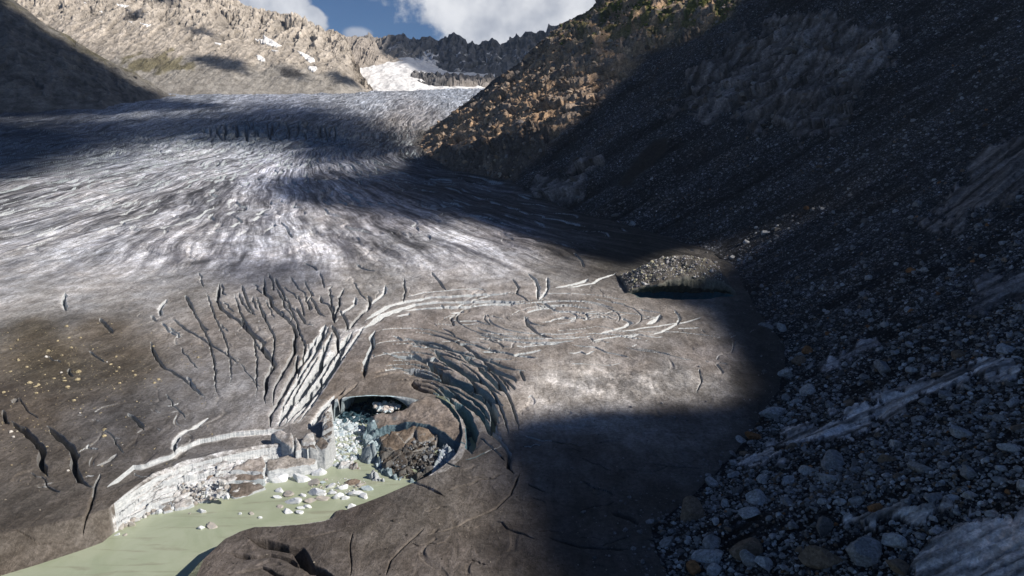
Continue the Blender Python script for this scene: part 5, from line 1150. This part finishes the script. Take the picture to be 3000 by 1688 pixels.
# ------------------------------------------------------------------ arch roof over the cave
def hpre(x, y):
    j = np.clip((x/(y+15)-_us[0])/(_us[1]-_us[0]), 0, len(_us)-1.001); i = np.clip(np.interp(y, _ys, np.arange(len(_ys))), 0, len(_ys)-1.001)
    i0 = i.astype(int); j0 = j.astype(int); a = i-i0; b = j-j0; G = HPRE
    return (G[i0, j0]*(1-b)+G[i0, j0+1]*b)*(1-a)+(G[i0+1, j0]*(1-b)+G[i0+1, j0+1]*b)*a
def roof(name, x0, x1, lipf, yb, topf, botf, alb, blue, mat, nx=120, ny=60, ice=1.0, face=(.46,.62,.68)):
    xs = np.linspace(x0, x1, nx); T = np.linspace(0, 1, ny); Xg = np.repeat(xs[None, :], ny, 0); L_ = lipf(xs)[None, :]; Yg = L_+(yb-L_)*T[:, None]
    top = topf(Xg, Yg); bot = np.minimum(botf(Xg, Yg), top-.3); bot = np.where(T[:, None] == 0, bot, bot)
    rings = []
    rings.append(np.stack([Xg[::-1], Yg[::-1], top[::-1]], -1))
    nf = 8
    for k in range(1, nf):
        t = k/nf; z = top[0]+(bot[0]-top[0])*t; rings.append(np.stack([xs, L_[0]-.35*np.sin(pi*t)+.25*fbm(xs/1.5, z/1.0, 3, 4), z], -1)[None])
    rings.append(np.stack([Xg, Yg, bot], -1)); A_ = np.concatenate(rings, 0)
    X, Y, Z = A_[..., 0], A_[..., 1], A_[..., 2]
    c = np.array(alb)*(1+.45*fbm(X/14, Y/20, 5, 65, .62)+.35*fbm(X/45, Y/60, 4, 66, .6))[..., None]
    w_ = np.zeros(X.shape); w_[ny:] = 1; bl = np.full(X.shape, .12); bl[ny+2:] = blue
    c = c*(1-w_[..., None])+(np.array(face)*(1+.7*fbm(X/1.1, Z/5, 4, 66))[..., None])*w_[..., None]
    return mesh_np(name, A_.reshape(-1, 3), gridF(*X.shape), mat, dict(alb=c.reshape(-1, 3), ice=(w_*ice).ravel(), blue=bl.ravel()))
def lip1(x): return 188.2+2.2*np.sin(np.clip((x+54)/27.5, 0, 1)*pi)
def bot1(x, y):
    q = np.clip(1-((x+41.2)/12.6)**2, 0, 1)**.5; t = np.clip((y-188)/24, 0, 1); return -.6+8.3*q*(1-.55*t*t)
ar = roof('ice_arch', -56.5, -22.5, lip1, 218.5, lambda x, y: hpre(x, y)+.14+.5*np.exp(-((y-189)/3)**2)*np.clip(1-((x+41)/13)**2, 0, 1), bot1, (.21,.185,.165), .55, M_ice)
tag(ar, kind='structure')

# ------------------------------------------------------------------ ice cave under the gravel mound (right)
ccx, ccy = CAVE
MOUND = zq([(1080,790),(1200,650),(1400,570),(1600,480),(1800,420),(2000,430),(2080,500),(2000,610),(1900,700),(1800,735),(1600,740),(1370,725),(1250,745)])
def lip2(x): return ccy+6.0+1.2*np.sin((x-ccx)/6)+2.2*fbm(x/7, x*0+3.3, 3, 15)+0*x
def top2(x, y):
    t = np.clip((y-ccy)/16, 0, 1); q = np.clip(1-((x-ccx)/25)**2, 0, 1)
    return hpre(x, y)+.05+q**.6*(5.8+.05*(x-ccx)+6.5*np.sin(np.clip((y-ccy-2)/44, 0, 1)*pi)*(1+.6*(x-ccx)/20)-4.6*sst(y, ccy+24, ccy+46)+.7*fbm(x/3, y/3, 3, 12)+2.6*fbm(x/11, y/11, 3, 16))
def bot2(x, y):
    g = hpre(x, y); return g-.4+4.4*np.clip(1-((x-ccx)/23)**2, 0, 1)**.5-1.6*np.abs(fbm(x/4, y/4, 4, 13))+.9*fbm(x/8, y/8, 2, 14)-np.clip((y-ccy-6)/12, 0, 1)*7
mr = roof('moraine_roof', ccx-24.5, ccx+24.5, lip2, ccy+48, top2, bot2, (.13,.12,.105), .9, M_ice, ice=.12, face=(.15,.145,.115), nx=140, ny=70)
tag(mr, kind='structure')
r_ = np.random.RandomState(11); it = []; cc = []
for _ in range(2600):
    x = ccx+r_.uniform(-24, 22); y = ccy+6.6+r_.uniform(0, 1)**1.1*38
    if r_.rand() > 1.1-((x-ccx+2)/25)**2: continue
    it.append((x, y, float(top2(np.array([x]), np.array([y]))[0]), .24*np.exp(.6*r_.randn()))); cc.append(np.array([(.34,.33,.31), (.42,.40,.28), (.24,.23,.25), (.5,.5,.5)][r_.randint(4)]))
o = merged('gravel_mound', it, SH1, np.array(cc), M_stone); tag(o, 'mound of pale gravel and cobbles on top of the ice cave', 'gravel', kind='stuff')
it = []
for _ in range(60): it.append((ccx+r_.uniform(2, 18), ccy+4+r_.uniform(0, 6), ice_z(ccx, ccy+6)+.3+r_.rand(), .7*np.exp(.5*r_.randn())))
o = merged('cave_floor_ice', it, SH1, np.array([(.42,.52,.58)]*60), M_block); tag(o, 'broken bluish ice on the floor of the cave under the gravel mound', 'broken ice', kind='stuff')

# ------------------------------------------------------------------ hikers
def person_mesh():
    J = [(0,0,.95,.15),(0,0,1.15,.15),(0,0,1.38,.17),(0,0,1.52,.065),(0,.0,1.68,.105),(-.1,0,.88,.10),(-.13,.10,.48,.07),(-.14,.02,.06,.05),(.1,0,.88,.10),(.14,-.12,.48,.07),(.15,-.20,.06,.05),
         (-.2,0,1.40,.065),(-.27,.04,1.12,.05),(-.24,-.14,.92,.04),(.2,0,1.40,.065),(.28,.0,1.12,.05),(.26,-.2,1.0,.04),(-.14,-.14,.03,.045),(.15,-.36,.03,.045),(0,-.01,1.80,.085)]
    E = [(0,1),(1,2),(2,3),(3,4),(4,19),(0,5),(5,6),(6,7),(0,8),(8,9),(9,10),(2,11),(11,12),(12,13),(2,14),(14,15),(15,16),(7,17),(10,18)]
    me = bpy.data.meshes.new('person'); me.from_pydata([j[:3] for j in J], E, []); o = bpy.data.objects.new('person', me); C.objects.link(o)
    sk = o.modifiers.new('skin', 'SKIN'); sk.use_smooth_shade = True
    for k, v in enumerate(me.skin_vertices[0].data): v.radius = (J[k][3], J[k][3]); v.use_root = (k == 0)
    o.modifiers.new('sub', 'SUBSURF').levels = 1
    dg = bpy.context.evaluated_depsgraph_get(); m2 = bpy.data.meshes.new_from_object(o.evaluated_get(dg)); o.modifiers.clear(); o.data = m2
    return o
M_cloth, nt_, p_ = new_mat('dark_clothing'); nt_.links.new(mixc(nt_, noise_(nt_, pos(nt_), 6, 2), (.02,.022,.035), (.04,.04,.05)), p_.inputs['Base Color']); p_.inputs['Roughness'].default_value = .9
per = person_mesh(); per.data.materials.append(M_cloth)
bpv, bpf = stone_shape(1, 5, 6, .75, .9, 1, .0)
bp = mesh_np('backpack', bpv*np.array([.17,.13,.26])+np.array([0,.22,1.22]), bpf, M_cloth, dict(), True, per)
PEO = [(897.4,495.9,'hiker first from the left in the back row on the ice'),(903.6,495.4,'hiker second from the left in the back row on the ice'),(907.2,495.6,'hiker third from the left in the back row on the ice'),(911.7,495.0,'hiker fourth from the left in the back row on the ice'),
       (917.0,495.6,'hiker fifth from the left in the back row on the ice'),(926.9,494.5,'hiker standing apart at the right end of the group on the ice'),(893.4,501.2,'hiker in front of the group, the left one of the front pair'),(899.4,502.0,'hiker in front of the group, the right one of the front pair')]
for k, (px, py, lab) in enumerate(PEO):
    x, y = cast([px], [py], gsurf, 300, 1200, 900); x, y = float(x[0]), float(y[0])
    if k == 0: o = per
    else:
        o = per.copy(); C.objects.link(o); b = bp.copy(); C.objects.link(b); b.parent = o
    o.location = (x, y, ice_z(x, y)-.03); o.rotation_euler = (0, 0, rs.uniform(-1.2, 1.2)); sc_ = [1.12, 1.0, 1.02, .98, .97, 1.1, 1.1, 1.05][k]; o.scale = (sc_,)*3
    tag(o, lab, 'person', 'hikers in dark clothes on the glacier')

# ------------------------------------------------------------------ added cloud deck out of view, cut to cast the wanted shade
LIT_POLYS = []
SHADE = [ # polygon in photo pixels of the shade the deck is to cast, strength, softness px
 ([(1240,455),(1300,448),(1420,405),(1600,405),(1700,345),(1745,280),(1740,205),(1850,130),(2050,95),(2140,30),(2200,-120),(3800,-120),(3800,2300),(1600,2300),(1540,1750),(1505,1600),(1470,1470),(1430,1370),(1400,1300),(1425,1250),(1510,1215),(1700,1190),(1900,1186),(2060,1180),(2125,1165),(2152,1135),(2120,1060),(2095,1010),(2072,960),(2045,915),(1990,893),(1960,880),(2100,868),(2060,830),(2095,800),(2140,755),(2190,718),(2275,695),(2262,666),(2214,680),(2150,712),(2070,722),(1960,745),(1840,785),(1750,762),(1640,728),(1500,690),(1380,655),(1270,610),(1180,540),(1180,470)], 1.0, 12),
 ([(740,545),(860,512),(1000,506),(1120,500),(1230,480),(1300,600),(1330,660),(1200,650),(1000,620),(850,600)], .95, 50),
 ([(-900,-200),(10,-60),(20,20),(70,50),(150,105),(240,150),(330,205),(420,262),(505,292),(620,300),(700,318),(300,345),(0,350),(-900,420)], .97, 24),
 ([(-900,345),(0,350),(300,345),(700,318),(760,300),(900,305),(1020,325),(1100,350),(1180,400),(1220,450),(1150,470),(1050,480),(960,500),(880,470),(820,435),(700,420),(500,420),(330,440),(150,500),(0,545),(-900,700)], .95, 60),
 ([(-900,345),(0,350),(180,360),(330,400),(250,450),(0,520),(-900,600)], 1.0, 60), ([(650,340),(820,345),(1000,380),(1120,440),(1050,470),(900,450),(760,410),(660,400)], 1.0, 40),
 ([(1960,836),(2060,826),(2185,815),(2200,905),(1960,893)], 1.0, 16),
 ([(640,800),(700,770),(800,755),(900,760),(960,800),(900,850),(800,870),(690,850)], .55, 60),
 ([(530,85),(560,78),(610,95),(640,115),(600,112),(560,100)], .9, 14),
 ([(555,165),(600,160),(680,170),(720,185),(720,205),(740,225),(690,215),(620,205),(590,190),(560,180)], .95, 14),
 ([(950,215),(990,212),(1040,235),(1060,262),(1020,255),(980,240)], .95, 12), ([(800,190),(850,195),(880,215),(915,240),(870,245),(820,225)], .6, 12),
 ([(370,40),(410,40),(420,60),(370,62)], .8, 12), ([(1130,60),(2000,60),(2000,240),(1300,240),(1200,200),(1110,165)], .85, 20),
 ([(440,-60),(520,0),(500,25),(400,20),(330,-20)], .8, 20),
]
def build_shade_deck():
    ZC = 1060.0
    kx, ky = SUN[0]/SUN[2], SUN[1]/SUN[2]
    gx = np.concatenate([np.arange(-2300, -260, 22), np.arange(-260, 330, 4), np.arange(330, 1500, 22)])
    gy = np.concatenate([np.arange(-60, 520, 4), np.arange(520, 1400, 12), np.arange(1400, 5000, 24)])
    OX, OY = kx*ZC, ky*ZC
    X, Y = np.meshgrid(gx+OX-kx*10, gy+OY-ky*10)      # deck vertices; ground hit near (gx, gy) for z = 10
    t_hit = np.full(X.shape, np.nan); zs = np.linspace(ZC-60, -5, 110); prev = None
    done = np.zeros(X.shape, bool); HX = np.zeros(X.shape); HY = np.zeros(X.shape); HZ = np.zeros(X.shape)
    for z in zs:
        t = (ZC-z); x = X-kx*t; y = Y-ky*t; m = ~done
        if not m.any(): break
        h = TT(x[m], y[m]); hit = z <= h
        ii = np.flatnonzero(m.ravel())[hit]
        HX.ravel()[ii] = x.ravel()[ii]; HY.ravel()[ii] = y.ravel()[ii]; HZ.ravel()[ii] = z; done.ravel()[ii] = True
    # refine by fixed point
    for _ in range(6):
        h = TT(HX, HY); HZ = HZ+(np.clip(h, -5, ZC-60)-HZ)*.5; t = ZC-HZ; HX = X-kx*t; HY = Y-ky*t
    PX, PY = proj(HX, HY, HZ)
    behind = HY < 30
    dens = np.zeros(X.shape)
    nz = fbm(X/60, Y/60, 4, 300, .6)
    for poly, a, soft in SHADE:
        s = sdist(PX, PY, poly)+nz*soft*.5
        dens = np.maximum(dens, a*sst(s, -soft*.5, soft*.5))
    dens = np.where(behind, sst(HX, -20, 30), dens)
    dens = np.where(HY > 4600, 0, dens)
    k = dens > .02; kf = k[:-1, :-1] | k[1:, 1:] | k[1:, :-1] | k[:-1, 1:]
    m, nt, p = new_mat('shade_deck'); nt.nodes.remove(p)
    out = [n for n in nt.nodes if n.type == 'OUTPUT_MATERIAL'][0]
    tr = nt.nodes.new('ShaderNodeBsdfTransparent'); df = nt.nodes.new('ShaderNodeBsdfDiffuse'); df.inputs[0].default_value = (.8,.8,.82,1)
    mx = nt.nodes.new('ShaderNodeMixShader'); nt.links.new(attr(nt, 'cover', True), mx.inputs[0]); nt.links.new(tr.outputs[0], mx.inputs[1]); nt.links.new(df.outputs[0], mx.inputs[2]); nt.links.new(mx.outputs[0], out.inputs[0])
    zt = ZC+4+18*dens*(1+nz)
    for nm, Zv, dn in (('shade_deck', zt, dens),):
        V, F, at = compact(np.stack([X+kx*(Zv-ZC), Y+ky*(Zv-ZC), Zv], -1).reshape(-1, 3), gridF(*X.shape, kf), dict(cover=dn.ravel()))
        o = mesh_np(nm, V, F, m, at); tag(o, kind='structure')
build_shade_deck()


# ------------------------------------------------------------------ thin blue air over the whole scene
def haze():
    v = [(x, y, z) for x in (-4500, 4500) for y in (-600, 6500) for z in (-61, 1015)]
    f = [(0,1,3,2),(4,6,7,5),(0,4,5,1),(2,3,7,6),(0,2,6,4),(1,5,7,3)]
    me = bpy.data.meshes.new('haze'); me.from_pydata(v, [], f); o = bpy.data.objects.new('haze', me); C.objects.link(o)
    m = bpy.data.materials.new('air'); m.use_nodes = True; nt = m.node_tree; nt.nodes.clear()
    out = nt.nodes.new('ShaderNodeOutputMaterial'); p = nt.nodes.new('ShaderNodeVolumePrincipled')
    p.inputs['Color'].default_value = (.62, .78, 1, 1); p.inputs['Density'].default_value = .00003; p.inputs['Anisotropy'].default_value = .2
    nt.links.new(p.outputs[0], out.inputs['Volume']); me.materials.append(m); tag(o, 'thin bluish air over the glacier valley', 'haze', kind='stuff')
haze()
